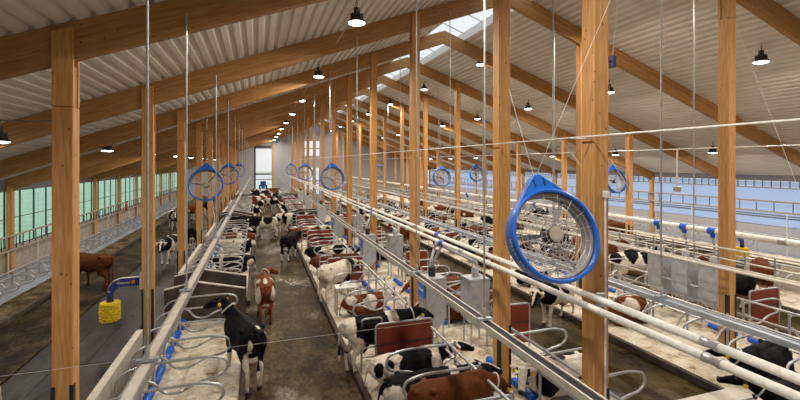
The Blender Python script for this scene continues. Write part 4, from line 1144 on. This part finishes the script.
# left cubicles
for k, y, lb in (('lie_pied', 22.9, 'black and white cow lying in the cubicle behind the first left crossing'), ('g1', 27.7, 'white pied cow lying in the left cubicles, second behind the crossing'), ('g2', 30.1, 'red pied cow lying in the left cubicles, third behind the crossing'),
                 ('g0', 32.5, 'black pied cow lying in the left cubicles, fourth behind the crossing'), ('g1', 42.1, 'white pied cow lying in the left cubicles beyond the second crossing'), ('g0', 50.5, 'black pied cow lying far down the left cubicles')):
    cow(k, -1.08, y, 180, lb, BZ, parts=(k == 'lie_pied'), scale=1.0)
cow('black', -0.6, 34.9, 165, 'black cow standing with its rump out of the left cubicles', parts=False)
# right cubicles, first row
cow('brown', 3.5, 7.5, 3, 'brown cow standing at the bottom edge right of the central alley', 0.16, scale=0.95)
cow('lie_pied', 3.45, 8.75, 0, 'black cow lying between the brown cow and the spotted cow', BZ)
cow('lie_spot', 3.42, 9.85, 6, 'black and white cow with a spotted rump lying before the first maroon panel', BZ)
cow('stallpied', 2.98, 11.2, 7, 'black and white cow standing in the nearest feed stall behind the maroon panel', 0.03)
cow('lie_red', 3.6, 14.9, 8, 'red cow lying beneath the white board', BZ, scale=0.92)
cow('white', 2.95, 17.2, 38, 'white cow with a black neck standing before the second maroon panel', 0.1)
cow('g3', 3.4, 21.3, 0, 'brown cow lying between the second and third maroon panels', BZ, parts=False)
cow('g0', 3.4, 23.7, 0, 'black pied cow lying between the second and third feed stalls', BZ, parts=False)
cow('f2', 2.8, 27.4, 0, 'red pied cow standing in the third feed stall', 0.1, parts=False)
cow('lie_black', 3.4, 31.3, 0, 'black cow lying before the fourth feed stall', BZ, parts=False)
cow('f0', 2.8, 35.4, 0, 'black pied cow standing in the fourth feed stall', 0.1, parts=False)
for i, y in enumerate((42.6, 48.6, 52.0, 56.0, 64.0, 70.0)): cow('g%d' % (i % 4), 3.4, y, 0, '%s cow lying in the far cubicles right of the central alley' % ordw(i), BZ, parts=False, group='cows in the far right cubicles')
# second row (facing the first row)
cow('lie_white', 6.85, 8.35, 180, 'black and white cow lying with its white face toward the foreground post', BZ)
cow('g3', 6.8, 13.4, 180, 'brown cow lying behind the feed boxes on the far side of the island', BZ, parts=False)
cow('g2', 6.8, 15.8, 180, 'red pied cow lying on the far side of the island behind the second post', BZ, parts=False)
cow('g0', 6.8, 23.0, 180, 'black pied cow lying on the far side of the island near the third post', BZ, parts=False)
cow('g3', 6.8, 31.0, 180, 'brown cow lying far back on the far side of the island', BZ, parts=False)
# ridge alley and second island
cow('pied', 9.95, 12.6, 200, 'pied cow standing in the ridge alley, its legs showing under the big fan')
cow('f2', 9.2, 27, 100, 'red pied cow walking down the ridge alley', parts=False)
cow('f1', 9.4, 40, 80, 'white pied cow far down the ridge alley', parts=False)
cow('lie_red', 11.75, 11.5, -14, 'red and white cow lying across the ridge alley from the feed pipes', BZ)
cow('lie_black', 12.0, 7.35, 190, 'black cow lying near the right edge, chain at its neck, head turned to the camera', BZ)
cow('lie_black', 10.95, 5.9, 175, 'black cow lying under the white pipes at the bottom right edge', BZ)
for i, y in enumerate((16.2, 19.8, 21.0, 23.4, 25.8, 28.2, 30.6, 34.2, 36.6, 41.4, 45, 49.8, 54.6)):
    cow(('g1', 'g3', 'g0', 'g0', 'g3', 'g2', 'g0')[i % 7], 11.5, y, 0, '%s small lying cow in the cubicles across the ridge alley' % ordw(i), BZ, parts=False, scale=1.0)
cow('pied', 16.2, 15.3, -20, 'black pied cow with a white muzzle standing left of the three feed boxes')
cow('f1', 16.95, 11.4, 175, 'black and white cow standing behind the maroon panel at right', parts=False)
cow('f0', 17.4, 22, 90, 'black pied cow walking in the alley beyond the three feed boxes', parts=False)
for i, y in enumerate((18.2, 20.6, 23.0, 25.4, 27.8, 31.4, 33.8, 37.2, 42.4, 46, 51, 56)):
    cow(('g3', 'g0', 'g2', 'g0', 'g3', 'g1')[i % 6], 15.2, y, 180, '%s of the lying cows in the cubicles behind the three feed boxes' % ordw(i), BZ, parts=False, scale=1.0)
for i, y in enumerate((15.6, 18.0, 20.4, 22.8, 25.2, 30.0, 33.6, 38.4, 44.4, 50)):
    cow(('g3', 'g0', 'g3', 'g2', 'g0')[i % 5], 19.5, y, 0, '%s of the lying cows in the cubicle row before the far right alley' % ordw(i), BZ, parts=False, scale=1.0)
for i, (k, x, y, a) in enumerate((('f3', 17.5, 29, 70), ('f0', 17.2, 37, 250), ('f2', 17.7, 47, 95))):
    cow(k, x, y, a, '%s cow in the alley between the right cubicle rows' % ['nearest far', 'second far', 'farthest'][i], parts=False)
cow('f3', 19.5, 12.0, 40, 'brown cow standing under the thick white pipe at right', 0.1, parts=False)
cow('f3', 24.0, 24.0, 80, 'brown cow in the far right alley', parts=False)
cow('f0', 24.4, 33.0, 200, 'black pied cow in the far right alley', parts=False)
# left alley
cow('brown', -7.0, 22.7, 150, 'brown cow standing in the left alley behind the first timber post')
cow('pied', -4.75, 27.0, -100, 'black and white cow facing the camera in the left alley beyond the yellow brush')
cow('black', -4.1, 31.0, 95, 'black cow behind the third left post in the left alley', parts=False)
cow('f0', -6.9, 41.0, -70, 'black pied cow by the cubicles far down the left alley', parts=False)
cow('f3', -6.4, 46.0, 60, 'brown cow far down the left alley', parts=False)
cow('f1', -5.2, 50.0, 100, 'white pied cow farthest down the left alley', parts=False)
cow('white', -5.62, 10.25, 172, 'white cow just entering the picture at the bottom left corner')
